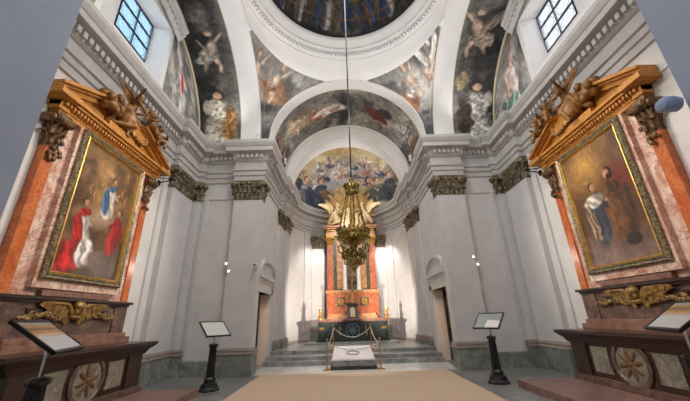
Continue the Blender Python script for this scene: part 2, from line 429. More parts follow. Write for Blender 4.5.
# ------------------------------------------------------------------ vaults
def arch_curve(R, z0, rise=None, n=48, cx=0.0):
    rise = rise or R
    return [(cx - R * math.cos(PI * k / n), z0 + rise * math.sin(PI * k / n)) for k in range(n + 1)]
def barrel_y(b, R, y0, y1, rise=None, z0=ZS):
    for (p, q) in zip(arch_curve(R, z0, rise), arch_curve(R, z0, rise)[1:]):
        b._add([(p[0], y0, p[1]), (q[0], y0, q[1]), (q[0], y1, q[1]), (p[0], y1, p[1])], [(0, 1, 2, 3)])
def ring_y(b, R0, R1, y, rise0=None, rise1=None, z0=ZS):
    A, B = arch_curve(R0, z0, rise0), arch_curve(R1, z0, rise1)
    for i in range(len(A) - 1):
        b._add([(A[i][0], y, A[i][1]), (A[i + 1][0], y, A[i + 1][1]), (B[i + 1][0], y, B[i + 1][1]), (B[i][0], y, B[i][1])], [(0, 1, 2, 3)])
RC = 3.15; YF = 10.75              # crossing arch
RS, RISE, XS = 4.0, 3.55, 3.45     # side arches
b = MB(); barrel_y(b, RC, YF, 11.4); ring_y(b, RC, 3.3, 11.4); barrel_y(b, 3.28, 11.4, 14.4)
ring_y(b, 3.28, 3.18, 14.4); barrel_y(b, 3.18, 14.4, 15.4); ring_y(b, 3.18, 3.1, 15.4); barrel_y(b, 3.12, 15.4, 16.45)
struct(b.build('ceiling_chancel', 'vault_white', smooth=True, norm=False))
b = MB(); barrel_y(b, RC, AY0, 1.9); ring_y(b, RC, 3.5, 1.9); barrel_y(b, 3.3, -6.1, 1.9)
struct(b.build('ceiling_nave', 'vault_white', smooth=True, norm=False))
for sx, nm in ((-1, 'ceiling_left'), (1, 'ceiling_right')):
    b = MB()
    A = arch_curve(RS, ZS, RISE, cx=YC); A2 = arch_curve(RS + .2, ZS, RISE + .2, cx=YC)
    for i in range(len(A) - 1):
        for (C0, C1, x0, x1) in ((A, A, XS, 4.25), (A, A2, 4.25, 4.25), (A2, A2, 4.25, AX + .1)):
            b._add([(sx * x0, C0[i][0], C0[i][1]), (sx * x0, C0[i + 1][0], C0[i + 1][1]), (sx * x1, C1[i + 1][0], C1[i + 1][1]), (sx * x1, C1[i][0], C1[i][1])], [(0, 1, 2, 3)])
    struct(b.build(nm, 'vault_white', smooth=True, norm=False))

# pendentives, ring and dome, drawn around the centre of the crossing
def z_arch(x, y):
    zc = ZS + math.sqrt(max(RC * RC - x * x, 0)) if abs(x) < RC else ZS
    t = (y - YC) / RS; zs = ZS + RISE * math.sqrt(max(1 - t * t, 0))
    return zc, zs
HY = YF - YC
def boundary(th):
    c, s = math.cos(th), math.sin(th)
    tx = XS / max(abs(c), 1e-9); ty = HY / max(abs(s), 1e-9)
    r = min(tx, ty); x, y = r * c, YC + r * s
    zc, zs = z_arch(x, y)
    return r, (zs if tx < ty else zc)
OA, OB = 3.62, 4.12
def limit(th):
    r = 1 / math.sqrt((math.cos(th) / OA) ** 2 + (math.sin(th) / OB) ** 2)
    z = 11.08 + .32 * math.cos(th) ** 2
    rb, zb = boundary(th)
    if r > rb: r, z = rb, zb
    return r, z
def pend_pt(th, t, grow=0.0):
    rb, zb = boundary(th); rl, zl = limit(th)
    a = t * PI / 2
    r = rb + (rl - rb) * (1 - math.cos(a)); z = zb + (zl - zb) * math.sin(a)
    r -= grow
    return (r * math.cos(th), YC + r * math.sin(th), z)
NT = 240
b = MB(); prev = None
for k in range(NT + 1):
    th = 2 * PI * k / NT
    row = [pend_pt(th, j / 24, -.10 * math.sin(PI * j / 24)) for j in range(25)]
    if prev:
        for j in range(24): b._add([prev[j], row[j], row[j + 1], prev[j + 1]], [(0, 1, 2, 3)])
    prev = row
bmesh.ops.remove_doubles(b.bm, verts=b.bm.verts[:], dist=1e-4)
struct(b.build('ceiling_pendentives', 'vault_white', smooth=True, norm=False))
ring = [(3.5, 11.62), (3.42, 11.66), (3.42, 11.70), (3.36, 11.72), (3.30, 11.76), (3.30, 11.88), (3.24, 11.90), (3.10, 11.92), (3.10, 12.0), (3.04, 12.03), (2.98, 12.12), (2.9, 12.16), (2.86, 12.24), (2.86, 12.3), (3.0, 12.3)]
b = MB(); prev = None
for k in range(NT + 1):
    th = 2 * PI * k / NT; rl, zl = limit(th)
    pr = [(rl, zl), (rl * .55 + 3.5 * .45, zl * .5 + 11.62 * .5 - .02)] + ring
    row = [(r * math.cos(th), YC + r * math.sin(th), z) for r, z in pr]
    if prev:
        for j in range(len(row) - 1): b._add([prev[j], row[j], row[j + 1], prev[j + 1]], [(0, 1, 2, 3)])
    prev = row
bmesh.ops.remove_doubles(b.bm, verts=b.bm.verts[:], dist=1e-4)
for k in range(150):
    m4 = Matrix.Translation((0, YC, 0)) @ rotz(2 * PI * k / 150)
    b.box((3.22, -.036, 11.78), (3.32, .036, 11.87), m4)
struct(b.build('trim_5', 'vault_white', smooth=True, norm=False))
# apse half dome
b = MB(); n = 40
for i in range(n):
    for j in range(16):
        P = []
        for (ii, jj) in ((i, j), (i + 1, j), (i + 1, j + 1), (i, j + 1)):
            a, e = PI * ii / n, PI / 2 * jj / 16
            P.append((-3.2 * math.cos(a) * math.cos(e), AP0 - .1 + 3.6 * math.sin(a) * math.cos(e), ZS + 3.16 * math.sin(e)))
        b._add(P, [(0, 1, 2, 3)])
struct(b.build('ceiling_apse', 'vault_white', smooth=True, norm=False))
# thin gilded lines along the arch edges
b = MB()
for R, y in ((RC - .004, YF + .02), (RC - .004, 11.38), (3.17, 14.42), (3.11, 16.43)):
    b.tube([(x, y, z) for x, z in arch_curve(R, ZS)], .012, 5)
for sx in (-1, 1):
    b.tube([(sx * XS, y, z) for y, z in arch_curve(RS - .004, ZS, RISE, cx=YC)], .012, 5)
    b.tube([(sx * 4.24, y, z) for y, z in arch_curve(RS - .004, ZS, RISE, cx=YC)], .012, 5)
    b.tube([(sx * 5.99, y, z) for y, z in arch_curve(RS + .16, ZS, RISE + .16, cx=YC)], .05, 6)
struct(b.build('trim_6', 'goldline', smooth=True))

# ------------------------------------------------------------------ lunette walls and windows
WY0, WY1, WZ0, WZ1 = 5.45, 8.05, 8.75, 11.15
GY0, GY1, GZ0, GZ1 = 6.42, 7.82, 9.5, 11.05
for sx, nm, k in ((-1, 'wall_lunette_left', 1), (1, 'wall_lunette_right', 2)):
    b = MB(); x0, x1 = sx * AX, sx * (AX + .12)
    for lo, hi in (((x0, 2.6, ZC - .1), (x1, 11.1, WZ0)), ((x0, 2.6, WZ0), (x1, WY0, 12)), ((x0, WY1, WZ0), (x1, 11.1, 12)), ((x0, WY0, WZ1), (x1, WY1, 12))):
        b.box(lo, hi)
    xg = sx * (AX + .5)
    F = [(x0, WY0, WZ0), (x0, WY1, WZ0), (x0, WY1, WZ1), (x0, WY0, WZ1)]; G = [(xg, GY0, GZ0), (xg, GY1, GZ0), (xg, GY1, GZ1), (xg, GY0, GZ1)]
    for i in range(4): b._add([F[i], F[(i + 1) % 4], G[(i + 1) % 4], G[i]], [(0, 1, 2, 3)])
    struct(b.build(nm, 'vault_white'))
    fr = MB(); w = .035
    fr.box((xg - .03, GY0, GZ0), (xg + .03, GY0 + w, GZ1)).box((xg - .03, GY1 - w, GZ0), (xg + .03, GY1, GZ1))
    fr.box((xg - .03, GY0, GZ0), (xg + .03, GY1, GZ0 + w)).box((xg - .03, GY0, GZ1 - w), (xg + .03, GY1, GZ1))
    nyb, nzb = 2, 3
    for i in range(1, nyb):
        y = GY0 + (GY1 - GY0) * i / nyb; fr.box((xg - .025, y - .02, GZ0), (xg + .025, y + .02, GZ1))
    for i in range(1, nzb):
        z = GZ0 + (GZ1 - GZ0) * i / nzb; fr.box((xg - .025, GY0, z - .02), (xg + .025, GY1, z + .02))
    for i in range(nyb):
        for j in range(nzb):
            cy = GY0 + (GY1 - GY0) * (i + .5) / nyb; cz = GZ0 + (GZ1 - GZ0) * (j + .5) / nzb
            fr.tube([(xg, cy + .27 * math.cos(a), cz + .22 * math.sin(a)) for a in [2 * PI * q / 12 for q in range(12)]], .005, 4, closed=True)
    wf = struct(fr.build('window_%d' % k, 'mullion'))
    MB().box((xg + sx * .012, GY0, GZ0), (xg + sx * .02, GY1, GZ1)).build('pane', 'glass_blue' if sx < 0 else 'glass_clear', wf)
    # moulded hood over the window
    h = MB(); prof = [(0, 0), (.0, .12), (.1, .16), (.1, .26), (.2, .30), (.2, .42), (.28, .46), (.28, .56), (0, .56)]
    C = [(YC - 1.72 + 3.44 * q / 20, 10.92 + .42 * math.sin(PI * q / 20)) for q in range(21)]
    pr = None
    for q, (y, z) in enumerate(C):
        row = [(sx * (AX - .1 - d), y, z + e) for d, e in prof]
        if pr:
            for j in range(len(prof) - 1): h._add([pr[j], row[j], row[j + 1], pr[j + 1]], [(0, 1, 2, 3)])
        else: h._add(row, [tuple(range(len(row)))])
        pr = row
    h._add(pr, [tuple(range(len(pr)))])
    for q in range(20):
        y, z = (C[q][0] + C[q + 1][0]) / 2, (C[q][1] + C[q + 1][1]) / 2
        h.box((sx * (AX - .2), y - .05, z + .17), (sx * (AX - .26), y + .05, z + .25))
    struct(h.build('trim_%d' % (6 + k), 'plaster'))

# ------------------------------------------------------------------ frescoes
def fresco(X, Y, Z, art, label):
    return tag(surface('fresco', X, Y, Z, art, 'fresco'), label, 'fresco')
# dome
A = Art(360, 90, 6.0, (44, 44, 46), 5)
A.clouds((72, 70, 70), 4, .5, .2, .8); A.vgrad(.55, 1.0, (96, 100, 112)); A.clouds((150, 146, 138), 3, .52, .15, .6, 4, 1, 1.5)
A.blend(np.clip((.05 - A.V) / .03, 0, 1), (40, 40, 44))
cols = [(50, 62, 90), (170, 166, 164), (76, 60, 48), (100, 90, 70), (60, 62, 70), (46, 42, 40), (104, 80, 58), (74, 72, 70), (60, 76, 110)]
for i in range(46):
    A.person((i + .5 * random.random()) / 46, .06 + .05 * random.random(), .38 + .1 * random.random(), random.choice(cols), random.choice(cols), .3 * (random.random() - .5), (120, 98, 82), face=random.choice((-1, 1)))
A.blend(np.exp(-((A.V - .215) / .010) ** 2), (120, 96, 70)); A.blend(.5 * np.exp(-((A.V - .12) / .008) ** 2), (90, 80, 70))
A.blend((np.abs((A.U * 16) % 1 - .5) < .06) * (A.V < .21) * .6, (28, 28, 32)); A.grain(.3, 20)
u = np.linspace(0, 2 * PI, 360); v = np.linspace(0, PI / 2 * .995, 90); V, U = np.meshgrid(v, u)
fresco(2.88 * np.cos(V) * np.cos(U + 2.5), YC + 2.88 * np.cos(V) * np.sin(U + 2.5), 12.28 + 2.5 * np.sin(V), A, 'dark crowded fresco of figures behind a railing, filling the round dome')
# chancel vault
A = Art(220, 90, 3.4, (120, 118, 112), 21)
A.clouds((160, 154, 142), 2.5, .45, .2); A.clouds((66, 66, 68), 3, .55, .12, .8, 5)
A.ell(.49, .6, .16, .55, (52, 54, 58), warp=.2, soft=.5); A.ell(.28, .45, .5, .28, (158, 142, 116), .5, warp=.3, folds=.2, soft=.5); A.ell(.72, .5, .42, .25, (142, 134, 122), -.5, warp=.3, folds=.2, soft=.5)
A.ell(.24, .5, .34, .2, (176, 160, 132), .3, warp=.25, folds=.12, soft=.5); A.ell(.80, .55, .36, .18, (160, 154, 144), -.4, warp=.25, folds=.12, soft=.5); A.ell(.43, .5, .3, .1, (206, 196, 184), -.25, warp=.12, folds=.12); A.ell(.36, .5, .22, .13, (176, 96, 78), -.2, warp=.12, folds=.25); A.ell(.42, .47, .18, .12, (196, 176, 160), -.3, warp=.1, folds=.3); A.putto(.31, .30, .55, (204, 172, 148), None, .9, (190, 172, 144)); A.ell(.40, .46, .3, .07, (222, 214, 204), -.3, warp=.1)
A.ell(.66, .52, .24, .15, (84, 42, 38), .5, warp=.12, folds=.3); A.ell(.7, .4, .14, .12, (60, 56, 58), .3, warp=.1); A.putto(.62, .44, .52, (188, 156, 132), None, -.7); A.ell(.665, .55, .26, .12, (92, 50, 44), .5, warp=.12, folds=.12)
A.ell(.1, .5, .2, .3, (150, 140, 122), .2, warp=.2, folds=.3); A.person(.09, .12, .7, (150, 128, 112), (110, 62, 54)); A.person(.92, .15, .66, (116, 84, 66), (92, 84, 80), face=-1)
A.ell(.83, .4, .2, .3, (128, 124, 118), .2, warp=.2, folds=.3); A.grain(.25, 14)
u = np.linspace(.03, PI - .03, 220); v = np.linspace(11.45, 14.35, 90); V, U = np.meshgrid(v, u)
fresco(-3.26 * np.cos(U), V, ZS + 3.26 * np.sin(U), A, 'fresco of winged draped figures on the barrel vault behind the crossing arch')
# apse half dome
u = np.linspace(.005, PI - .005, 220); v = np.linspace(.0, PI / 2 * .985, 110); V, U = np.meshgrid(v, u)
X = -3.15 * np.cos(U) * np.cos(V); Y = AP0 - .08 + 3.54 * np.sin(U) * np.cos(V); Z = ZS + 3.11 * np.sin(V)
kq = 16.5 / Y
A = Art(0, 0, 1.5, (168, 148, 114), 33, ((X * kq / 3.15 + 1) / 2, (1.6 + (Z - 1.6) * kq - 6.95) / 4.2))
A.clouds((198, 184, 150), 3, .45, .2); A.ell(.5, .60, .5, .34, (190, 190, 186), 0, soft=.8, warp=.3); A.clouds((134, 136, 144), 3, .52, .14, .75, 3); A.vgrad(.86, 1.1, (186, 154, 96))
A.ell(.5, .16, .30, .34, (200, 164, 104), 0, soft=.9); A.ell(.1, .35, .2, .4, (70, 74, 86), .3, soft=.8, warp=.2, amt=.7); A.ell(.9, .35, .2, .4, (66, 72, 82), -.3, soft=.8, warp=.2, amt=.7)
rnd = random.Random(5)
pal = [(58, 74, 106), (74, 84, 100), (130, 108, 86), (210, 206, 198), (150, 84, 66), (196, 188, 174), (84, 84, 92), (170, 146, 108), (60, 66, 76)]
A.ell(.5, .58, .30, .22, (222, 220, 214), 0, soft=.9, warp=.3)
for i in range(30):
    a = rnd.uniform(.07, .93); top = math.sqrt(max(.05, 1 - (2 * a - 1) ** 2)); h = rnd.uniform(.20, .32); vv = rnd.uniform(.28, .74) * top
    if abs(a - .5) < .13 and vv < .42: continue
    A.ell(a, vv + .08, .12, .08, rnd.choice([(206, 204, 200), (150, 150, 154), (100, 104, 112)]), rnd.uniform(-.6, .6), soft=.8, warp=.1, amt=.7)
    A.putto(a, vv, h, (186, 154, 134), rnd.choice(pal), rnd.uniform(-.6, .6), rnd.choice([None, (200, 196, 190), (120, 120, 126)]), rnd.choice((-1, 1)))
for a, v0, c, d in ((.06, .12, (58, 64, 78), (74, 72, 76)), (.13, .04, (56, 62, 78), (120, 122, 126)), (.215, .0, (92, 84, 84), (48, 54, 70)), (.80, .0, (74, 78, 78), (106, 112, 104)), (.90, .08, (80, 78, 78), (58, 62, 70)), (.30, .0, (128, 98, 74), (60, 66, 84)), (.71, .0, (90, 96, 92), (140, 124, 96))):
    A.person(a, v0, .56, c, d, rnd.uniform(-.15, .15))
A.ell(.84, .08, .12, .14, (196, 184, 172), .2, warp=.1, amt=.8); A.grain(.2, 14)
fresco(X, Y, Z, A, 'bright golden fresco of a cloud of small figures in the apse half dome')
# side arms
for sx in (-1, 1):
    A = Art(300, 60, 9.3, (58, 58, 58), 41 if sx < 0 else 57)
    A.clouds((92, 90, 88), 3, .52, .2, .8); A.clouds((28, 28, 30), 2.5, .5, .15, .9, 7); A.blend(np.clip((.30 - A.V) / .25, 0, 1) * .75, (140, 137, 130))
    for side in (0, 1):
        f_ = (lambda a: a) if side == 0 else (lambda a: 1 - a)
        g_ = 1 if side == 0 else -1
        A.blend(np.exp(-(((A.U / A.asp if side == 0 else 1 - A.U / A.asp) - .0) / .22) ** 2) * (A.V < .45) * .8, (136, 134, 130))
        # a robed figure at the foot with a child above it; heads point up the vault
        A2 = A
        def up(a, v0, h, robe, mantle, **k):  # person lying along u
            d = -PI / 2 if side == 0 else PI / 2
            L = 1 if side == 0 else -1
            for (dx, dy, ru, rv, c) in ((.20, 0, .30, .2, robe), (.50, .02, .2, .14, robe), (.3, -.1, .3, .1, mantle), (.56, .14, .12, .05, robe), (.72, 0, .075, .075, (64, 50, 40)), (.72, .02, .055, .055, (196, 160, 136))):
                A2.ell(f_(a) + L * dx * h / A2.asp, v0 + dy * h, ru * h, rv * h, c, 0, warp=.1 * h if ru > .15 else 0, folds=.25 if ru > .15 else 0, fs=18)
        if sx < 0:
            up(.0, .5, 2.2, (190, 184, 170), (150, 112, 66)); A.putto(f_(.235), .52, 1.35, (202, 178, 160), (150, 148, 144), PI / 2 * (1 if side else -1) * 1, None)
            A.ell(f_(.40), .5, .5, .34, (112, 106, 100), .3, warp=.5, soft=.8)
        else:
            up(.0, .55, 2.3, (200, 196, 188), (70, 58, 48)); A.putto(f_(.265), .42, 1.45, (206, 180, 160), (140, 130, 116), PI / 2 * (1 if side else -1), (132, 120, 108)); A.ell(f_(.2), .22, .3, .14, (150, 134, 104), .2, warp=.2, folds=.2)
            A.ell(f_(.42), .5, .5, .34, (120, 118, 114), .3, warp=.5, soft=.8)
    A.grain(.3, 12)
    u = np.linspace(PI * .985, PI * .015, 300); v = np.linspace(4.27, 5.97, 60); V, U = np.meshgrid(v, u)
    fresco(sx * V, YC - (RS + .18) * np.cos(U), ZS + (RISE + .18) * np.sin(U), A,
           'dark arch-vault fresco with a pale flying child beside the blue window' if sx < 0 else 'dark arch-vault fresco with a bare flying child beside the white window')
    # lunette pieces on either side of the window
    for side, yb in ((1, WY1 + .18), (-1, WY0 - .18)):
        A = Art(60, 90, .9, (140, 138, 132), 60 + sx + 5 * side)
        A.clouds((176, 172, 164), 4, .5, .15); A.clouds((92, 92, 92), 4, .55, .12, .8, 3)
        if sx < 0:
            A.person(.40, .05, .86, (210, 206, 198), (160, 156, 150)); A.ell(.45, .5, .05, .14, (178, 66, 54), .2, warp=.05); A.ell(.35, .8, .1, .16, (206, 204, 200), .6)
        else:
            A.person(.42, .10, .84, (206, 190, 182), (182, 156, 146), face=-1); A.ell(.45, .15, .2, .14, (130, 160, 146), .2, warp=.1, folds=.3)
        A.grain(.25, 12)
        u = np.linspace(0, 1, 60); v = np.linspace(0, 1, 90); V, U = np.meshgrid(v, u)
        Zz = ZC + .02 + V * 3.2
        t = np.clip((Zz - ZS) / (RISE + .15), 0, 1); ye = (RS + .15) * np.sqrt(1 - t * t)
        wid = np.maximum(ye - (abs(yb - YC)), .01)
        Yy = yb + side * U * wid
        o = fresco(np.full_like(U, sx * (AX - .012)), Yy, Zz, A, '')
        w1 = 'blue' if sx < 0 else 'white'
        look = 'a pale angel with a red sash' if sx < 0 else 'a rosy angel over green drapery'
        o['label'] = ('lunette fresco of %s, chancel side of the %s window' if side > 0 else 'lunette fresco of %s, entrance side of the %s window') % (look, w1)
# pendentives
for kx, ky, lab in ((-1, 1, 'grey triangular fresco of two seated children with ochre drapery, under the dome'), (1, 1, 'grey triangular fresco of a bright seated child group on cloud, under the dome'),
                    (-1, -1, 'triangular fresco on the entrance side of the dome, by the blue window'), (1, -1, 'triangular fresco on the entrance side of the dome, by the white window')):
    thc = math.atan2(ky * HY, kx * XS)
    # angular span where the oval lies inside the square
    ths = [t for t in np.linspace(thc - .9, thc + .9, 721) if 1 / math.sqrt((math.cos(t) / OA) ** 2 + (math.sin(t) / OB) ** 2) < boundary(t)[0] - .02]
    t0, t1 = min(ths), max(ths)
    if kx * ky > 0: t0, t1 = t1, t0
    X = np.zeros((120, 70)); Y = X.copy(); Z = X.copy()
    for i in range(120):
        t = t0 + (t1 - t0) * i / 119
        for j in range(70):
            X[i, j], Y[i, j], Z[i, j] = pend_pt(t, .04 + .94 * j / 69, .018)
    if ky < 0: X, Y, Z = X[::-1], Y[::-1], Z[::-1]
    rx_, ry_ = math.sin(thc), -math.cos(thc)
    A = Art(0, 0, 1.25, (128, 126, 122), 80 + kx + 3 * ky, ((X * rx_ + (Y - YC) * ry_) / 4.0 + .5, (Z - ZS) / 3.2))
    A.clouds((160, 158, 152), 3.5, .48, .2); A.clouds((90, 90, 90), 4, .56, .12, .8, 3); A.ell(.5, .12, .5, .22, (70, 70, 72), 0, soft=.8, warp=.3)
    if kx < 0: A.ell(.42, .50, .30, .12, (80, 78, 76), .1, soft=.6, warp=.15); A.ell(.30, .62, .20, .16, (200, 192, 180), .3, warp=.1, folds=.12); A.ell(.58, .72, .18, .18, (150, 116, 90), .5, warp=.12, folds=.12); A.putto(.34, .58, .46, (214, 182, 158), None, .25); A.putto(.46, .56, .52, (214, 190, 170), (150, 112, 88), -.2)
    else: A.ell(.55, .62, .4, .3, (184, 180, 174), .2, soft=.8, warp=.2); A.ell(.56, .72, .32, .26, (216, 212, 206), .3, soft=.9, warp=.15); A.ell(.36, .60, .14, .16, (156, 114, 86), .5, warp=.1, folds=.12); A.putto(.46, .58, .46, (214, 184, 160), (206, 202, 196), .25); A.putto(.60, .60, .54, (226, 212, 200), (186, 160, 142), -.3, (224, 220, 214)); A.ell(.5, .4, .3, .05, (84, 82, 80), .1, soft=.6, warp=.1)
    A.grain(.25, 16)
    fresco(X, Y, Z, A, lab)

# ------------------------------------------------------------------ pilasters with bronze capitals
def capital_mesh(b, x0, x1, y0, y1, z0, z1, faces):
    """leafy capital around the box x0..x1, y0..y1; faces lists the sides that show: '+x','-x','-y'"""
    h = z1 - z0; e = .06
    cx, cy = (x0 + x1) / 2, (y0 + y1) / 2; hx, hy = (x1 - x0) / 2, (y1 - y0) / 2
    def lay(g, z): return [(cx - hx - g, cy - hy - g, z), (cx + hx + g, cy - hy - g, z), (cx + hx + g, cy + hy + g, z), (cx - hx - g, cy + hy + g, z)]
    L = [lay(.012, z0), lay(.02, z0 + .04), lay(.004, z0 + .05), lay(.012, z0 + .6 * h), lay(.07, z0 + .88 * h)]
    for a, c in zip(L, L[1:]):
        for i in range(4): b._add([a[i], a[(i + 1) % 4], c[(i + 1) % 4], c[i]], [(0, 1, 2, 3)])
    b.box((x0 - e, y0 - e, z0 + .9 * h), (x1 + e, y1 + e, z1), bevel=.015)
    for fc in faces:
        if fc in ('-y', '+y'): p0, p1, nv = Vector((x0, y0 if fc == '-y' else y1, 0)), Vector((x1, y0 if fc == '-y' else y1, 0)), Vector((0, -1 if fc == '-y' else 1, 0))
        else: X = x1 if fc == '+x' else x0; p0, p1, nv = Vector((X, y0, 0)), Vector((X, y1, 0)), Vector((1 if fc == '+x' else -1, 0, 0))
        L_ = (p1 - p0).length; d = (p1 - p0).normalized()
        for row, (zz, hh, off) in enumerate(((z0 + .05, .34 * h, 0), (z0 + .05 + .26 * h, .36 * h, .5))):
            n = max(2, int(L_ / .16))
            for k in range(n + (1 if off else 0)):
                p = p0 + d * (L_ * (k + (.5 if not off else 0)) / n)
                w = L_ / n * .5
                pts = [(.01, .0), (.025, .45), (.05, .8), (.10, 1.0), (.125, .84)]
                for (o1, q1), (o2, q2) in zip(pts, pts[1:]):
                    w1, w2 = w * (1 - .5 * q1 * q1), w * (1 - .5 * q2 * q2)
                    A_ = [p - d * w1 + nv * o1, p + d * w1 + nv * o1, p + d * w2 + nv * o2, p - d * w2 + nv * o2]
                    for i, q in zip(range(4), (q1, q1, q2, q2)): A_[i] = Vector((A_[i].x, A_[i].y, zz + hh * q))
                    mid1 = p + nv * (o1 + .03); mid1 = Vector((mid1.x, mid1.y, zz + hh * q1)); mid2 = p + nv * (o2 + .03); mid2 = Vector((mid2.x, mid2.y, zz + hh * q2))
                    b._add([A_[0], mid1, mid2, A_[3]], [(0, 1, 2, 3)]); b._add([mid1, A_[1], A_[2], mid2], [(0, 1, 2, 3)])
        for s_, pp in ((1, p0), (-1, p1)):   # volutes
            c = pp + d * s_ * .04 + nv * .09; c.z = z0 + .76 * h
            b.cap(c - d * .05, c + d * .05, .10, .10); c2 = pp + d * s_ * .2 + nv * .06; c2.z = z0 + .80 * h; b.cap(c2 - d * .05, c2 + d * .05, .055, .055)
        c = (p0 + p1) / 2 + nv * .08; c.z = z0 + .82 * h; b.ell(c, .06)

def pilaster(idx, x0, x1, y0, y1, faces, z0=0.0, ztop=6.64, capz=5.84, ped=.62, m='pil'):
    b = MB().box((x0, y0, z0 + ped + .18), (x1, y1, ztop))
    o = struct(b.build('trim_%d' % idx, m))
    # recessed fillets down the shaft edges
    b = MB(); capital_mesh(b, x0, x1, y0, y1, capz, ztop, faces); b.build('capital', 'bronze', o)
    b = MB(); e = .06
    b.box((x0 - e, y0 - e, z0), (x1 + e, y1 + e, z0 + ped), bevel=.012); b.build('pedestal', 'green', o)
    b = MB()
    for g, za, zb in ((.09, ped, ped + .06), (.05, ped + .06, ped + .10), (.07, ped + .10, ped + .15), (.02, ped + .15, ped + .185)):
        b.box((x0 - g, y0 - g, z0 + za), (x1 + g, y1 + g, z0 + zb), bevel=.012)
    b.build('base_moulding', 'beige', o)
    return o
k = 10
for sx in (-1, 1):
    def X(a, c): return (min(sx * a, sx * c), max(sx * a, sx * c))
    inn = '+x' if sx < 0 else '-x'; out = '-x' if sx < 0 else '+x'
    x0, x1 = X(4.33, 3.29); pilaster(k, x0, x1, 10.92, 11.38, ('-y', inn, out)); k += 1        # corner pier
    x0, x1 = X(AX, AX - .18); pilaster(k, x0, x1, 9.52, 10.9, (inn, '-y')); k += 1               # end wall of the arm
    x0, x1 = X(AX - .02, 5.62); pilaster(k, x0, x1, 10.95, 11.09, ('-y', inn)); k += 1
    x0, x1 = X(CX, 3.28); pilaster(k, x0, x1, 14.32, 15.3, ('-y', inn), .0); k += 1   # chancel arch
    x0, x1 = X(CX, 3.16); pilaster(k, x0, x1, 15.36, 16.45, ('-y', inn), .0); k += 1
    x0, x1 = X(2.25, 1.5)
    o = pilaster(k, x0, x1, 19.05, 19.25, ('-y',), .4, ztop=6.45, capz=5.65); k += 1                        # beside the retable
# raised panel strips on the arm walls
b = MB()
for sx in (-1, 1):
    for yy in (9.15,): b.box((sx * AX, yy, .46), (sx * (AX - .07), yy + .2, 6.6))
    b.box((sx * 5.35, AY1, .46), (sx * 5.5, AY1 - .05, 5.93))
    for a in (.42, .62, .80):   # apse lesenes
        x, y = -APA * math.cos(PI * a / 2), AP0 + APB * math.sin(PI * a / 2)
        b.box((-.16, -.08, .9), (.16, .1, 6.62), Matrix.Translation((sx * -x * -1, y, 0)) @ rotz(sx * (PI / 2 - PI * a / 2)))
struct(b.build('trim_%d' % k, 'pil')); k += 1

# ------------------------------------------------------------------ doors of the chancel
for sx, dn in ((-1, 'door_1'), (1, 'door_2')):
    x = lambda a: sx * a
    b = MB()   # surround with small pediment
    for y0, y1 in ((DY0 - .02, DY0 + .0), (DY1, DY1 + .3)): b.box((x(CX), y0, 0), (x(CX - .07), y1, DZ + .2))
    b.box((x(CX), DY0 - .02, DZ), (x(CX - .07), DY1 + .3, DZ + .24)); b.box((x(CX), DY0 - .02, DZ + .24), (x(CX - .04), DY1 + .3, DZ + .5))
    b.box((x(CX), DY0 - .05, DZ + .5), (x(CX - .14), DY1 + .42, DZ + .6), bevel=.015)
    yc = (DY0 + DY1 + .3) / 2; hw = (DY1 + .42 - DY0 + .05) / 2
    seg = [(yc - hw * math.cos(PI * q / 16), DZ + .6 + .55 * math.sin(PI * q / 16)) for q in range(17)]
    b.prism([(x(CX), y, z) for y, z in seg], (-sx * .05, 0, 0))
    for (p, q) in zip(seg, seg[1:]):
        b.prism([(x(CX), p[0], p[1]), (x(CX), q[0], q[1]), (x(CX), q[0], q[1] + .13), (x(CX), p[0], p[1] + .13)], (-sx * .15, 0, 0))
    d = struct(b.build(dn, 'plaster'))
    r = MB().box((x(CX + .002), DY1 - .02, 0), (x(CX + .7), DY1 + .0, DZ)).box((x(CX + .7), DY0 - .3, 0), (x(CX + .75), DY1, DZ)).box((x(CX), DY0 - .3, DZ), (x(CX + .75), DY1, DZ + .02))
    r.build('reveal', 'doorpale', d)
    lf = MB().box((x(CX + .36), DY1 - .14, .02), (x(CX + .695), DY1 - .07, DZ - .03))
    lf = lf.build('door_leaf', 'wood', d)
    p = MB()
    for z0, z1 in ((.25, .95), (1.1, 1.75), (1.9, 2.4)): p.box((x(CX + .42), DY1 - .155, z0), (x(CX + .63), DY1 - .14, z1), bevel=.006)
    p.build('door_panel', 'bronzebrown', lf)

# ------------------------------------------------------------------ chancel steps
b = MB()
for y0, z in ((12.75, .16), (13.1, .29), (13.95, .42)):
    b.box((-3.36, y0, .0 if z < .2 else z - .16), (3.36, 20.2, z), bevel=.012)
st = b.build('floor_chancel_steps', 'step'); struct(st)
ap = MB().box((-2.3, 16.5, .42), (2.35, 18.36, .50), bevel=.012).build('altar_footpace', 'step'); tag(ap, 'low grey stone footpace under the main altar', 'step')
cp = MB().box((-2.95, -4, .0), (2.85, 11.02, .018), bevel=.006).build('carpet', 'carpet'); tag(cp, 'plain beige carpet covering the floor before the grey steps', 'carpet')

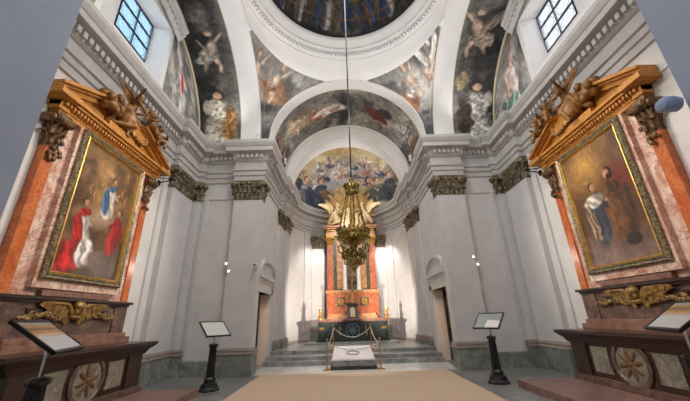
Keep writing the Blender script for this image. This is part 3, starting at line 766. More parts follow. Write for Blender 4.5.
# ------------------------------------------------------------------ figures
def figure_mesh(b, m4, pose='kneel', s=1.0, look=0.0):
    """a draped figure as one body; local x = forward, z = up; blended afterwards by a remesh"""
    def c(p, q, r1, r2): b.cap([v * s for v in p], [v * s for v in q], r1 * s, r2 * s, mtx=m4)
    def e(p, r, rot=None): b.ell([v * s for v in p], [v * s for v in r], rot, mtx=m4)
    if pose == 'putto':
        e((0, 0, .42), (.15, .15, .19)); e((.02, 0, .26), (.15, .17, .13)); e((.03, 0, .74), (.125, .125, .145)); c((0, 0, .55), (.02, 0, .64), .07, .065)
        e((-.02, 0, .80), (.13, .135, .11)); e((.15, 0, .72), (.025, .02, .03))
        for sg in (-1, 1):
            c((0, sg * .14, .52), (.14, sg * .24, .42), .06, .05); c((.14, sg * .24, .42), (.28, sg * .16, .48), .05, .038)
            c((.02, sg * .09, .22), (.24, sg * .13, .2), .09, .07); c((.24, sg * .13, .2), (.26, sg * .12, .0), .065, .045); e((.31, sg * .12, -.02), (.08, .045, .04))
        return
    e((0, 0, .95), (.13, .19, .25)); e((0, 0, 1.12), (.11, .2, .13)); e((0, 0, .72), (.15, .19, .16))
    c((0, 0, 1.2), (.02, 0, 1.32), .065, .06); e((.03, 0, 1.44), (.105, .09, .13)); e((-.02, 0, 1.48), (.12, .11, .12)); e((.135, 0, 1.43), (.02, .018, .03))
    c((0, .2, 1.16), (.16, .30, .98), .07, .058); c((.16, .30, .98), (.34, .20, 1.1), .055, .04); e((.4, .18, 1.13), (.06, .035, .05))
    c((0, -.2, 1.16), (.2, -.26, 1.02), .07, .058); c((.2, -.26, 1.02), (.40, -.2, .94), .055, .04); e((.46, -.2, .94), (.06, .035, .05))
    if pose == 'kneel':
        for sg in (-1, 1):
            c((0, sg * .1, .68), (.34, sg * .14, .5 if sg > 0 else .3), .13, .1); c((.34, sg * .14, .5 if sg > 0 else .3), (.30 if sg > 0 else -.1, sg * .14, .06), .1, .06)
            e((.38 if sg > 0 else -.2, sg * .14, .04), (.12, .05, .05))
        e((.08, 0, .42), (.3, .26, .34)); c((-.1, 0, .8), (-.34, .1, .12), .18, .12)
    else:
        for sg in (-1, 1): c((0, sg * .09, .7), (.02, sg * .1, .05), .15, .09); e((.08, sg * .1, .04), (.13, .06, .05))
        e((0, 0, .4), (.2, .24, .42)); c((-.08, .1, 1.0), (-.14, .12, .2), .12, .14)
def remesh(o, v):
    m = o.modifiers.new('blend', 'REMESH'); m.mode = 'VOXEL'; m.voxel_size = v; m.use_smooth_shade = True
def wing(b, root, out, up, L, fwd=(0, 0, 0), n=10, flat=1.0):
    """feathered wing: a bent leading edge with broad overlapping feathers hanging from it"""
    root, out, up = Vector(root), Vector(out).normalized(), Vector(up)
    up = (up - out * up.dot(out)).normalized(); nr = out.cross(up).normalized()
    def lead(t):
        if t < .45: k = t / .45; return root + out * L * .32 * k + up * L * .46 * flat * math.sin(k * PI / 2)
        k = (t - .45) / .55; return root + out * L * (.32 + .58 * k) + up * L * flat * (.46 - .10 * k * k)
    pts = [lead(q / 8) for q in range(9)]
    b.tube(pts, [L * (.075 - .045 * q / 8) for q in range(9)], 7)
    for row, (l0, l1) in enumerate(((.46, .50), (.26, .24))):
        for k in range(n):
            t = (k + .5) / n; p = lead(t); a = -1.45 + 1.35 * t * t
            d = out * math.cos(a) + up * math.sin(a); ln = L * (l0 + (l1 - l0) * t) * (.75 + .25 * math.sin(PI * min(1, t * 1.3)))
            sd = nr.cross(d).normalized(); w = .085 * L; o = nr * L * (.012 * (k % 2) + .03 * row)
            b.prism([p + o - sd * w * .8, p + o + sd * w * .8, p + o + d * ln * .75 + sd * w, p + o + d * ln, p + o + d * ln * .75 - sd * w], nr * .03 * L)

# ------------------------------------------------------------------ side altars
def side_altar(sx):
    """sx -1: on the left wall, +1: on the right wall.  d = distance out from the wall, s = along it (towards the apse positive)"""
    left = sx < 0
    O = (sx * AX, 6.65, 0); O2 = (sx * (AX - .012), 6.81, 0)
    def Pt(d, s, z): return (-sx * d, s, z)
    def bx(b, d0, d1, s0, s1, z0, z1, bevel=0.0): b.box(Pt(d0, s0, z0), Pt(d1, s1, z1), bevel=bevel); return b
    who = 'kneeling red-robed figures' if left else 'two standing robed figures'
    pl = bx(MB(), .06, 2.32, -1.8, 1.72, .0, .15, .015).build('altar_platform', 'pinkfloor'); pl.location = O
    tag(pl, 'low pink marble platform under the altar of the %s' % who, 'platform')
    # --- altar table
    t = thing('altar_table', 'dark brown altar table with round flower emblem below the %s' % who, 'altar table', (O[0], O[1], .15))
    def z(v): return v - .15
    b = MB(); lay = [(1.10, 1.86, 1.20), (1.10, 1.86, 1.14), (1.06, 1.82, 1.10), (1.04, 1.80, 1.08), (1.0, 1.73, 1.04), (.97, 1.66, .97), (.95, 1.62, .93)]
    rings = [[Pt(.40, -h, z(q)), Pt(d, -h, z(q)), Pt(d, h, z(q)), Pt(.40, h, z(q))] for d, h, q in lay]
    for A_, B_ in zip(rings, rings[1:]):
        for i in range(4): b._add([A_[i], A_[(i + 1) % 4], B_[(i + 1) % 4], B_[i]], [(0, 1, 2, 3)])
    b._add(rings[0], [(0, 1, 2, 3)]); b._add(rings[-1], [(3, 2, 1, 0)])
    b.build('top_slab', 'darkbrown', t)
    b = MB(); bx(b, .40, .90, -1.56, 1.56, z(.28), z(.95))
    for s in (-1, 1): bx(b, .40, .94, s * 1.58, s * 1.10, z(.26), z(.95), .012)
    b.build('body', 'darkbrown', t)
    b = MB(); bx(b, .40, 1.0, -1.66, 1.66, z(.151), z(.24), .012); bx(b, .40, .97, -1.62, 1.62, z(.24), z(.28), .01); b.build('base_plinth', 'brown', t)
    for s in (-1, 1):
        pts = []
        for q in range(9):
            a = -1.0 + 2.0 * q / 8; pts.append((s * (.50 + .10 * (1 - math.cos(a)) * 0 + .07 * (math.cos(a) - .54)), .635 + .25 * math.sin(a) / math.sin(1)))
        pts += [(s * .98, .885), (s * .98, .385)]
        b = MB(); b.prism([Pt(.895, a, z(q)) for a, q in pts], Pt(.025, 0, 0)); b.build('panel', 'greymarble2', t)
    mdir = Matrix.Rotation(PI / 2 * (-sx), 4, 'Y')     # z axis -> out of the wall
    M4 = Matrix.Translation(Pt(.90, 0, z(.635))) @ mdir
    b = MB().lathe([(.43, 0), (.43, .03), (.40, .05), (.36, .05), (.34, .03), (.34, .0)], 40, mtx=M4)
    ring_ = b.build('medallion_ring', 'brown', t, True)
    MB().lathe([(.335, 0), (.335, .02), (.0, .022)], 32, mtx=M4).build('medallion_face', 'greymarble2', ring_)
    b = MB()
    for q in range(8):
        a = 2 * PI * q / 8 + .2
        b.ell((.155 * math.cos(a), .155 * math.sin(a), .03), (.13, .042, .018), rotz(a), mtx=M4)
    b.ell((0, 0, .035), (.055, .055, .025), mtx=M4); b.build('emblem', 'dullochre', ring_, True)
    # --- altarpiece
    r = thing('altarpiece', 'pink marble altarpiece with orange pilasters around the painting of %s' % who, 'altarpiece', O2)
    b = MB(); bx(b, .0, .14, -1.62, 1.62, .15, 2.02)
    bx(b, .0, .17, -1.66, -1.22, 1.2, 2.02, .01); bx(b, .0, .17, 1.22, 1.66, 1.2, 2.02, .01); b.build('predella', 'brown', r)
    b = MB(); bx(b, .1, .46, -1.52, 1.52, 1.201, 1.33, .012); bx(b, .1, .38, -1.47, 1.47, 1.33, 1.42, .012); b.build('gradine', 'brownred', r)
    b = MB(); bx(b, 0, .20, -1.68, 1.68, 2.02, 2.07, .006); bx(b, 0, .25, -1.74, 1.74, 2.07, 2.13, .01); b.build('ledge', 'darkbrown', r)
    b = MB(); bx(b, .12, .17, -1.0, 1.0, 1.72, 1.92, .01); b.build('relief_ground', 'darkbrown', r)
    b = MB(); bx(b, 0, .11, -1.42, 1.42, 2.13, 5.6); bx(b, .05, .225, -1.12, 1.12, 2.27, 5.595, .012); b.build('field', 'pink', r)
    b = MB(); bx(b, .06, .22, -.88, .88, 2.14, 2.25, .012); b.build('moulding_strip', 'brownred', r)
    for s in (-1, 1):
        b = MB(); bx(b, .0, .15, s * 1.40, s * 1.63, 2.13, 5.6); p = b.build('pilaster', 'orange', r)
        y0, y1 = sorted((s * 1.40, s * 1.62)); xs = sorted((Pt(0, 0, 0)[0], Pt(.16, 0, 0)[0]))
        b = MB(); capital_mesh(b, xs[0], xs[1], y0, y1, 4.86, 5.62, ('+x' if left else '-x', '+y' if s > 0 else '-y'))
        fx = '+x' if left else '-x'
        for q in range(10): b.ell(Pt(.19 + .04 * random.random(), s * (1.36 + .26 * random.random()), 4.62 + .4 * random.random()), (.04, .05, .06), n=8)
        b.build('capital', 'bronzebrown', p)
    # entablature with dentils, end blocks stepping forward
    b = MB(); bx(b, 0, .20, -1.66, 1.66, 5.6, 5.68, .008); bx(b, 0, .22, -1.70, 1.70, 5.68, 5.74, .006)
    bx(b, 0, .35, -1.82, 1.82, 5.84, 5.90, .01); bx(b, 0, .41, -1.90, 1.90, 5.90, 5.97, .012)
    bx(b, 0, .25, -1.72, 1.72, 5.74, 5.84)
    for q in range(38): s = -1.68 + 3.36 * (q + .5) / 38; bx(b, .24, .31, s - .026, s + .026, 5.755, 5.83)
    for q in range(36): s = -1.48 + 2.96 * (q + .5) / 36; b.ell(Pt(.225, s, 5.71), (.02, .022, .02), n=8)
    for s in (-1, 1):
        bx(b, .0, .45, s * 1.46, s * 1.96, 5.86, 5.98, .012); bx(b, 0, .24, s * 1.48, s * 1.72, 5.66, 5.87, .012)
    b.build('entablature', 'goldwood', r)
    for s in (-1, 1):   # broken raking cornices
        b = MB()
        for (d, z0, z1) in ((.24, -.06, .05), (.32, .05, .10), (.42, .10, .17)):
            b.prism([Pt(0, s * 1.94, 5.98 + z0), Pt(0, s * .55, 6.58 + z0), Pt(0, s * .55, 6.58 + z1), Pt(0, s * 1.94, 5.98 + z1)], Pt(d, 0, 0))
        b.prism([Pt(0, s * 1.85, 5.96), Pt(0, s * .56, 5.96), Pt(0, s * .56, 6.54)], Pt(.14, 0, 0))
        b.build('pediment_slope', 'goldwood', r)
    b = MB(); bx(b, 0, .36, -.62, .62, 5.96, 6.14, .01); bx(b, 0, .16, -.5, .5, 6.14, 6.6, .02); b.build('pediment_block', 'goldwood', r)
    # winged head and garlands on the predella
    b = MB(); bx_ = Pt(0.240, .0, 1.92)
    b.ell(bx_, (.11, .12, .15)); b.ell(Pt(0.270, .0, 1.98), (.10, .14, .10)); b.ell(Pt(0.360, .0, 1.90), (.02, .02, .03)); b.ell(Pt(0.230, .0, 1.77), (.07, .13, .06))
    for e_ in (-1, 1): b.ell(Pt(0.335, .0 + e_ * .045, 1.94), (.015, .02, .012), n=8); b.ell(Pt(.30, .0 + e_ * .07, 1.87), (.035, .035, .04), n=8)
    ch = b.build('winged_head', 'dullgold', r, True)
    for e_ in (-1, 1):
        b = MB(); wing(b, Pt(0.220, .0 + e_ * .10, 1.82), (0, e_, .10), (-sx * .15, 0, 1), .62, flat=.6); b.build('wing', 'dullgold', ch)
    for e_ in (-1, 1):
        b = MB()
        for q in range(46):
            u_ = q / 45; b.ell(Pt(0.170 + .04 * random.random(), .0 + e_ * (.14 + .98 * u_), 1.78 - .035 * math.sin(u_ * 9) + .05 * (random.random() - .5)), (.035, .045 + .02 * random.random(), .035 + .02 * random.random()), n=8)
        for q in range(3):
            u0 = .3 + .3 * q; b.tube([Pt(0.200, .0 + e_ * (u0 + .09 * math.cos(w) * (1 - w / 12)), 1.80 + .07 * math.sin(w) * (1 - w / 12)) for w in [.6 * i for i in range(16)]], .018, 6)
        b.build('garland', 'garland', r, True)
    # --- framed painting
    f_ = thing('framed_painting', ('framed painting of a white and blue robed figure above %s' % who) if left else 'framed painting of two standing figures in grey and brown robes under gold light', 'painting', (O2[0], O2[1], 2.43))
    H, hw = 3.17, 1.05
    b = MB(); prof = [(0, .22), (0, .28), (.03, .31), (.07, .29), (.09, .31), (.12, .28), (.15, .25), (.17, .225)]
    rect = lambda i: [(-hw + i, i), (hw - i, i), (hw - i, H - i), (-hw + i, H - i)]
    pr = None
    for i_, d in prof:
        row = [Pt(d, s, zz) for s, zz in rect(i_)]
        if pr:
            for q in range(4): b._add([pr[q], pr[(q + 1) % 4], row[(q + 1) % 4], row[q]], [(0, 1, 2, 3)])
        pr = row
    fr = b.build('frame', 'frame', f_)
    b = MB(); pr = None
    for i_, d in ((.118, .295), (.135, .302), (.15, .285), (.172, .23)):
        row = [Pt(d, s, zz) for s, zz in rect(i_)]
        if pr:
            for q in range(4): b._add([pr[q], pr[(q + 1) % 4], row[(q + 1) % 4], row[q]], [(0, 1, 2, 3)])
        pr = row
    b.build('inner_gilt_moulding', 'gold', fr)
    if left:
        A = Art(110, 160, .62, (120, 88, 58), 3)
        A.clouds((146, 112, 76), 3, .45, .2); A.ell(.55, .74, .34, .32, (216, 180, 118), 0, soft=1.0); A.vgrad(.25, -.05, (96, 84, 80)); A.clouds((90, 66, 48), 4, .55, .12, .6, 4)
        A.ell(.5, .45, .34, .1, (170, 146, 120), .1, warp=.15, soft=.7); A.person(.56, .46, .38, (222, 212, 196), (88, 116, 150), .05)
        for a, c in ((.22, .6), (.30, .56), (.76, .68), (.84, .62), (.3, .82), (.8, .84)): A.putto(a, c, .12, (196, 146, 108))
        A.person(.30, .16, .42, (206, 196, 186), (178, 48, 40), -.12, face=1); A.ell(.16, .12, .16, .13, (176, 44, 38), .2, warp=.08, folds=.3); A.ell(.38, .16, .09, .12, (206, 200, 192), 0, warp=.06, folds=.3)
        A.person(.76, .2, .40, (184, 56, 48), (150, 40, 36), .1, face=-1); A.ell(.6, .12, .12, .1, (132, 112, 104), 0, warp=.1)
    else:
        A = Art(110, 160, .62, (110, 80, 58), 13)
        A.clouds((132, 96, 66), 3, .45, .2); A.ell(.42, .82, .34, .30, (216, 172, 100), 0, soft=1.0, warp=.1); A.vgrad(.3, -.02, (140, 118, 112)); A.ell(.8, .6, .14, .22, (136, 66, 50), .3, soft=.7, warp=.1)
        for a, c in ((.36, .86), (.5, .82), (.42, .76), (.28, .8), (.55, .9)): A.putto(a, c, .11, (210, 166, 106))
        A.person(.70, .14, .62, (118, 82, 54), (98, 70, 48), -.02, hair=(44, 30, 24), face=-1); A.ell(.70, .66, .035, .03, (50, 34, 26))
        A.person(.33, .16, .54, (84, 86, 100), (64, 70, 90), .06, face=1); A.ell(.34, .52, .12, .07, (206, 200, 188), .2, warp=.05, folds=.2); A.ell(.24, .34, .06, .18, (150, 128, 106), .1, warp=.05, folds=.3)
        A.ell(.34, .70, .05, .02, (196, 160, 90)); A.ell(.74, .14, .07, .05, (60, 50, 50), warp=.05); A.clouds((170, 146, 136), 4, .55, .15, .35, 8)
    A.grain(.15, 14)
    A.C = 255 * (A.C / 255) ** 1.2
    u = np.linspace(-hw + .165, hw - .165, 110); v = np.linspace(.165, H - .165, 160); V, U = np.meshgrid(v, u)
    surface('canvas', np.full_like(U, Pt(.235, 0, 0)[0]), U * (1 if left else -1), V, A, 'canvas', f_)
    # --- carved figures on the broken pediment
    wh = 'beside the blue window' if left else 'beside the white window'
    a = thing('carved_angel', 'gilded carved angel with raised wings, on the pediment above the %s' % who, 'sculpture', (O[0] - sx * .32, O2[1] - .30, 6.14))
    m4 = rotz(PI / 2 + sx * .6) @ Matrix.Rotation(.3, 4, 'Y')
    b = MB(); figure_mesh(b, m4, 'kneel', .76); bo = b.build('body', 'carved', a); remesh(bo, .02)
    sh_ = m4 @ Vector((-.05, 0, .86))
    b = MB(); wing(b, sh_, (-sx * .1, -1, .12), (0, .2, 1), .60, flat=.5); b.build('wing', 'carved', a)
    b = MB(); wing(b, sh_, (-sx * .8, -.5, .25), (0, .1, 1), .5, flat=.5); b.build('wing', 'carved', a)
    cl = thing('carved_cloud', 'gilded cloud of child heads on the near pediment slope above the %s' % who, 'sculpture', (O[0] - sx * .32, O2[1] - .74, 6.42))
    b = MB(); rq = random.Random(11)
    for q in range(14): b.ell(Pt(.10 * rq.random(), -.22 + .5 * rq.random(), .02 + .26 * rq.random()), (.09 + .05 * rq.random(), .10 + .06 * rq.random(), .09 + .05 * rq.random()))
    bo = b.build('cloud', 'carved', cl); remesh(bo, .02)
    for q, (ss, zz) in enumerate(((-.14, .16), (.12, .3), (.22, .06))):
        b = MB(); b.ell(Pt(.17, ss, zz), (.085, .085, .1)); b.ell(Pt(.15, ss, zz + .04), (.09, .092, .085)); b.ell(Pt(.26, ss, zz - .01), (.02, .017, .022)); b.build('child_head', 'carved', cl, True)
    c = thing('carved_cartouche', 'gilded carved shield between the pediment figures above the %s' % who, 'sculpture', (O[0] - sx * .34, O2[1] + .42, 6.14))
    m4 = Matrix.Rotation(-sx * -.35, 4, 'Y')
    pts = [(-.26, .02), (-.34, .3), (-.26, .58), (-.12, .66), (0, .74), (.12, .66), (.26, .58), (.34, .3), (.26, .02), (0, -.04)]
    b = MB(); b.prism([(0, s, zz) for s, zz in pts], Pt(.08, 0, 0), m4); b.tube([Vector((Pt(.08, 0, 0)[0], s, zz)) for s, zz in pts], .045, 8, closed=True, mtx=m4)
    b.build('shield', 'goldwood', c); b = MB()
    for q in range(14):
        aa = 2 * PI * q / 14; b.ell((Pt(.09, 0, 0)[0], .34 * math.cos(aa), .34 + .4 * math.sin(aa)), (.06, .07, .07), n=8, mtx=m4)
    b.build('scroll_border', 'carved', c, True)
    for q, (ss, zz, rr, nm) in enumerate(((.80, 6.62, .3, 'seated beside the shield'), (1.24, 6.44, -.5, 'lowest on the far pediment slope'))):
        a = thing('carved_putto', 'gilded carved child %s, above the %s' % (nm, who), 'sculpture', (O[0] - sx * .32, O2[1] + ss, zz))
        b = MB(); figure_mesh(b, rotz((0 if left else PI) + rr), 'putto', .86); bo = b.build('body', 'carved', a); remesh(bo, .016)
        for e_ in (-1, 1):
            b = MB(); wing(b, (sx * .10, e_ * .06, .46), (sx * .1, e_, .2), (0, 0, 1), .3, n=5); b.build('wing', 'carved', a)
    # thin wall bracket beside the pediment
    b = MB(); b.tube([(0, 0, 0), (-sx * .55, -.1, .06)], .018, 6); b.tube([(0, -.35, .04), (-sx * .5, -.12, .06)], .014, 6); b.box((-.02, -.06, -.08), (.02, .06, .08))
    o = b.build('wall_bracket', 'rod'); o.location = (sx * (AX - .02), 8.98, 5.75); tag(o, 'thin metal wall bracket beside the altarpiece of the %s' % who, 'bracket')
    return r
side_altar(-1); side_altar(1)

# ------------------------------------------------------------------ reading stands
def reading_stand(name, label, x, y, zc, phi, w, h, tilt, pale=False, ochre=False, near=False):
    t = thing('info_stand', label, 'information stand', (x, y, 0), 0)
    b = MB(); b.lathe([(.0, 0), (.27, 0), (.27, .04), (.24, .06), (.22, .09), (.20, .16), (.15, .18), (.14, .24), (.155, .26), (.12, .30)], 8, at=(0, 0, 0))
    b.build('base', 'iron', t)
    b = MB(); n = 16; prof = []
    v, f = [], []
    for zz, rr in ((.29, .105), (1.0, .085)):
        for k_ in range(32):
            a = 2 * PI * k_ / 32; q = rr * (1 if k_ % 2 else .86); v.append((q * math.cos(a), q * math.sin(a), zz))
    f = [(k_, (k_ + 1) % 32, 32 + (k_ + 1) % 32, 32 + k_) for k_ in range(32)] + [tuple(range(32))[::-1], tuple(range(32, 64))]
    b._add(v, f); b.build('column', 'iron', t)
    MB().lathe([(.085, .985), (.11, 1.0), (.125, 1.03), (.12, 1.05), (.09, 1.07), (0, 1.08)], 8).build('column_cap', 'iron', t)
    B = Vector((-math.sin(phi) * math.cos(tilt), math.cos(phi) * math.cos(tilt), math.sin(tilt))); W = Vector((math.cos(phi), math.sin(phi), 0)); Nn = W.cross(B)
    m4 = Matrix(((W.x, B.x, Nn.x, 0), (W.y, B.y, Nn.y, 0), (W.z, B.z, Nn.z, zc), (0, 0, 0, 1)))
    b = MB(); b.tube([(0, 0, 1.07), (0, 0, zc - .02)], .014, 8); b.box((-.08, -.06, -.045), (.08, .06, -.02), m4); b.build('neck', 'chrome', t)
    b = MB(); fw = .025 if not near else .035
    for lo, hi in (((-w / 2, -h / 2), (w / 2, -h / 2 + fw)), ((-w / 2, h / 2 - fw), (w / 2, h / 2)), ((-w / 2, -h / 2), (-w / 2 + fw, h / 2)), ((w / 2 - fw, -h / 2), (w / 2, h / 2))):
        b.box((lo[0], lo[1], -.02), (hi[0], hi[1], .016), m4)
    b.box((-w / 2, -h / 2, -.024), (w / 2, h / 2, -.004), m4)
    fr = b.build('panel_frame', 'black', t)
    MB().box((-w / 2 + fw, -h / 2 + fw, -.004), (w / 2 - fw, h / 2 - fw, .006), m4).build('panel_face', 'panelgrey' if pale else 'panelwhite', fr)
    if pale: MB().prism([(-.04, -h / 2 + fw, .0065), (w / 2 - fw, -h / 2 + fw, .0065), (w / 2 - fw, -.02, .0065), (-.02, .02, .0065)], (0, 0, .002), m4).build('white_sheet', 'paper', fr)
    if ochre:
        hh = h / 2 - fw
        for z0, z1, mm in ((hh, hh - .05, 'panelgrey'), (hh - .05, hh - .10, 'panelochre'), (hh - .10, hh - .15, 'panelbrown'), (hh - .15, hh - .20, 'panelochre'), (hh - .2, hh - .25, 'panelrose')):
            MB().box((-w / 2 + fw, z0, .006), (w / 2 - fw, z1, .0085), m4).build('picture_band', mm, fr)
    return t
reading_stand('l', 'black fluted info stand whose tilted panel is a plain pale sheet', -3.73, 8.95, 1.43, .92, .70, .56, .68)
reading_stand('r', 'black fluted info stand whose tilted panel shows a white sheet on grey', 3.5, 8.84, 1.44, -.92, .72, .55, .74, pale=True)
reading_stand('nl', 'near info stand with colour-banded board facing the painting of kneeling red-robed figures', -3.69, 3.95, 1.50, 1.97, .92, .56, .64, ochre=True, near=True)
reading_stand('nr', 'near info stand with colour-banded board facing the painting of two standing robed figures', 3.98, 4.25, 1.52, -1.97, .92, .56, .64, ochre=True, near=True)

# ------------------------------------------------------------------ grave slab with barrier
g = thing('grave_slab', 'pale marble grave slab on a dark plinth in front of the steps', 'grave', (-.04, 11.5, .012))
MB().box((-.76, .0, 0), (.76, 1.5, .10), bevel=.012).build('plinth', 'blackmarble', g)
MB().box((-.70, .06, .10), (.70, 1.6, .27), bevel=.012).build('block', 'step', g)
b = MB(); b.prism([(-.70, .04, .27), (.70, .04, .27), (.70, .04, .30), (-.70, .04, .30)], (0, 0, 0.001)); b.bm.clear()
b._add([(-.72, .04, .27), (.72, .04, .27), (.72, 2.42, .50), (-.72, 2.42, .50), (-.72, .04, .31), (.72, .04, .31), (.72, 2.42, .54), (-.72, 2.42, .54)],
       [(3, 2, 1, 0), (4, 5, 6, 7), (0, 1, 5, 4), (1, 2, 6, 5), (2, 3, 7, 6), (3, 0, 4, 7)])
sl = b.build('top_slab', 'tombwhite', g)
b = MB()
for zz in (0,): b.tube([(.22 * math.cos(a), 1.0 + .3 * math.sin(a), .415 + .097 * .3 * math.sin(a)) for a in [2 * PI * q / 20 for q in range(20)]], .02, 5, closed=True)
b.build('carved_wreath', 'greymarble', sl)
posts = [(-.92, 11.62, .012, 'front'), (.86, 11.55, .012, 'front'), (-.80, 14.1, .42, 'rear'), (.76, 14.1, .42, 'rear')]
words = ['brass barrier post at the foot of the grave slab, on the near side of the reading stand with an empty panel', 'brass barrier post at the foot of the grave slab, nearer the stand with a white sheet',
         'brass barrier post on the top step at the head of the grave slab, towards the empty-panel stand', 'brass barrier post on the top step at the head of the grave slab, towards the white-sheet stand']
words = ['brass barrier post at the foot of the grave slab, leftmost of the four', 'brass barrier post at the foot of the grave slab, rightmost of the four',
         'brass barrier post on the top step, left of the main altar emblem', 'brass barrier post on the top step, right of the main altar emblem']
for (x, y, z0, w_), lab in zip(posts, words):
    t = thing('barrier_post', lab, 'barrier post', (x, y, z0), group='brass posts around the grave slab')
    MB().lathe([(.0, 0), (.13, 0), (.13, .02), (.10, .035), (.05, .045), (.03, .06), (.0, .06)], 20).build('base', 'brasspost', t, True)
    MB().lathe([(.0, .05), (.024, .05), (.022, .86), (.0, .86)], 12).build('pole', 'brasspost', t, True)
    MB().lathe([(.0, .85), (.035, .85), (.035, .88), (.02, .89), (.036, .92), (.03, .95), (.0, .965)], 14).build('finial', 'brasspost', t, True)
def rope(p, q, sag, label):
    P = [Vector(p).lerp(Vector(q), i / 24) - Vector((0, 0, sag * 4 * (i / 24) * (1 - i / 24))) for i in range(25)]
    o = MB().tube(P, .016, 6).build('barrier_rope', 'chain', None, True); tag(o, label, 'rope', 'ropes of the grave barrier')
zt = .80
rope((-.89, 11.62, zt), (.83, 11.55, zt), .2, 'pale rope sagging across the foot of the grave slab')
rope((-.77, 14.1, .42 + zt), (.73, 14.1, .42 + zt), .36, 'pale rope sagging in front of the main altar emblem')
rope((-.92, 11.65, zt), (-.80, 14.07, .42 + zt), .15, 'pale barrier rope along the left side of the grave slab')
rope((.86, 11.58, zt), (.76, 14.07, .42 + zt), .15, 'pale barrier rope along the right side of the grave slab')

# ------------------------------------------------------------------ main altar
CXA = .08
t = thing('main_altar', 'dark marble main altar table with a round blue-grey emblem, in the apse', 'altar table', (CXA, 17.2, .50))
b = MB().box((-1.74, 0, .06), (1.74, 1.1, .93), bevel=.01)
for s in (-1, 1): b.box((s * 1.78, -.03, .05), (s * 1.38, 1.1, .93), bevel=.012)
b.build('body', 'blackmarble', t)
MB().box((-1.86, -.08, 0), (1.86, 1.1, .07), bevel=.012).build('base_plinth', 'blackmarble', t)
b = MB().box((-1.80, -.05, .93), (1.80, 1.15, .99), bevel=.01).box((-1.86, -.1, .99), (1.86, 1.15, 1.08), bevel=.015); b.build('top_slab', 'brownred', t)
MF = Matrix.Translation((0, 0, .5)) @ Matrix.Rotation(PI / 2, 4, 'X')
e = MB().lathe([(.36, -.02), (.36, .02), (.33, .04), (.30, .02), (.30, -.02)], 36, mtx=MF).build('emblem_ring', 'bluegrey', t, True)
b = MB().lathe([(.295, -.02), (.295, .006), (0, .008)], 30, mtx=MF); b.build('emblem_disc', 'blackmarble', e)
b = MB()
for q in range(8): a = PI / 4 * q; b.ell((.15 * math.cos(a), .15 * math.sin(a), .012), (.11, .035, .012), rotz(a), n=8, mtx=MF)
b.ell((0, 0, .015), (.06, .06, .02), mtx=MF); b.build('emblem_flower', 'bluegrey', e, True)
for s in (-1, 1):
    b = MB().box((s * 1.58 - .13, -.045, .56), (s * 1.58 + .13, -.03, .68), bevel=.006); b.build('gilt_plaque', 'gold', t)
    b = MB()
    for q in range(9): b.ell((s * .68 + .07 * (random.random() - .5), -.012, .3 + .05 * q), (.05, .02, .05), n=8)
    b.build('gilt_drop', 'bronze', t, True)
# gradine and tabernacle
g = thing('altar_gradine', 'salmon marble stepped shelf behind the main altar table', 'altar shelf', (CXA, 18.0, 1.58))
MB().box((-1.36, -.02, 0), (1.36, .36, .13), bevel=.01).box((-1.30, .1, .13), (1.30, .36, .25), bevel=.01).build('shelf', 'redlight', g)
tb = thing('tabernacle', 'small gold-doored tabernacle with a brown dome on the main altar', 'tabernacle', (CXA + .02, 17.62, 1.58))
MB().box((-.34, -.02, 0), (.34, .34, .06), bevel=.008).box((-.26, .0, .06), (.26, .34, .66)).build('body', 'bluegrey', tb)
for s in (-1, 1): MB().lathe([(.055, .06), (.055, .1), (.04, .12), (.036, .58), (.055, .62), (.055, .66)], 12, at=(s * .25, -.03, 0)).build('column', 'bluegrey', tb, True)
b = MB(); seg = [(-.13, .08), (.13, .08), (.13, .44)] + [(.13 * math.cos(a), .44 + .12 * math.sin(a)) for a in [PI * q / 8 for q in range(1, 8)]] + [(-.13, .44)]
b.prism([(x, -.03, z) for x, z in seg], (0, .03, 0)); b.build('door', 'goldpale', tb)
MB().box((-.36, -.1, .66), (.36, .34, .72), bevel=.01).box((-.40, -.14, .72), (.40, .34, .79), bevel=.012).build('cornice', 'brown', tb)
MB().lathe([(.27, .79), (.27, .86), (.22, .92), (.19, 1.05), (.15, 1.2), (.09, 1.32), (.05, 1.36), (.06, 1.4), (.0, 1.44)], 20, at=(0, .12, 0)).build('cupola', 'carved', tb, True)
# candlesticks
for s, lab in ((-1, 'gilt candlestick at the end of the main altar, left of the tabernacle'), (1, 'gilt candlestick at the end of the main altar, right of the tabernacle')):
    c = thing('candlestick', lab, 'candlestick', (CXA + s * 1.76 + .06, 17.45, 1.58), group='candlesticks on the main altar')
    MB().lathe([(.0, 0), (.15, 0), (.15, .03), (.10, .05), (.06, .08), (.10, .12), (.11, .16), (.06, .20), (.05, .26), (.09, .29), (.06, .33), (.06, .42), (.11, .45), (.11, .48), (.0, .49)], 16).build('stick', 'gold', c, True)
    MB().lathe([(.0, .47), (.045, .47), (.04, .60), (.012, .64), (.0, .65)], 10).build('candle', 'goldpale', c, True)
# crucifix in front of the niche
cr = thing('crucifix', 'tall slim dark crucifix standing above the tabernacle', 'crucifix', (CXA + .06, 18.2, 1.58 + .25))
MB().box((-.06, -.05, 0), (.06, .05, 1.1), bevel=.015).build('stem', 'bronze', cr)
MB().box((-.05, -.03, 1.1), (.05, .03, 2.6), bevel=.01).box((-.32, -.03, 2.05), (.32, .03, 2.14), bevel=.01).build('cross', 'bronze', cr)
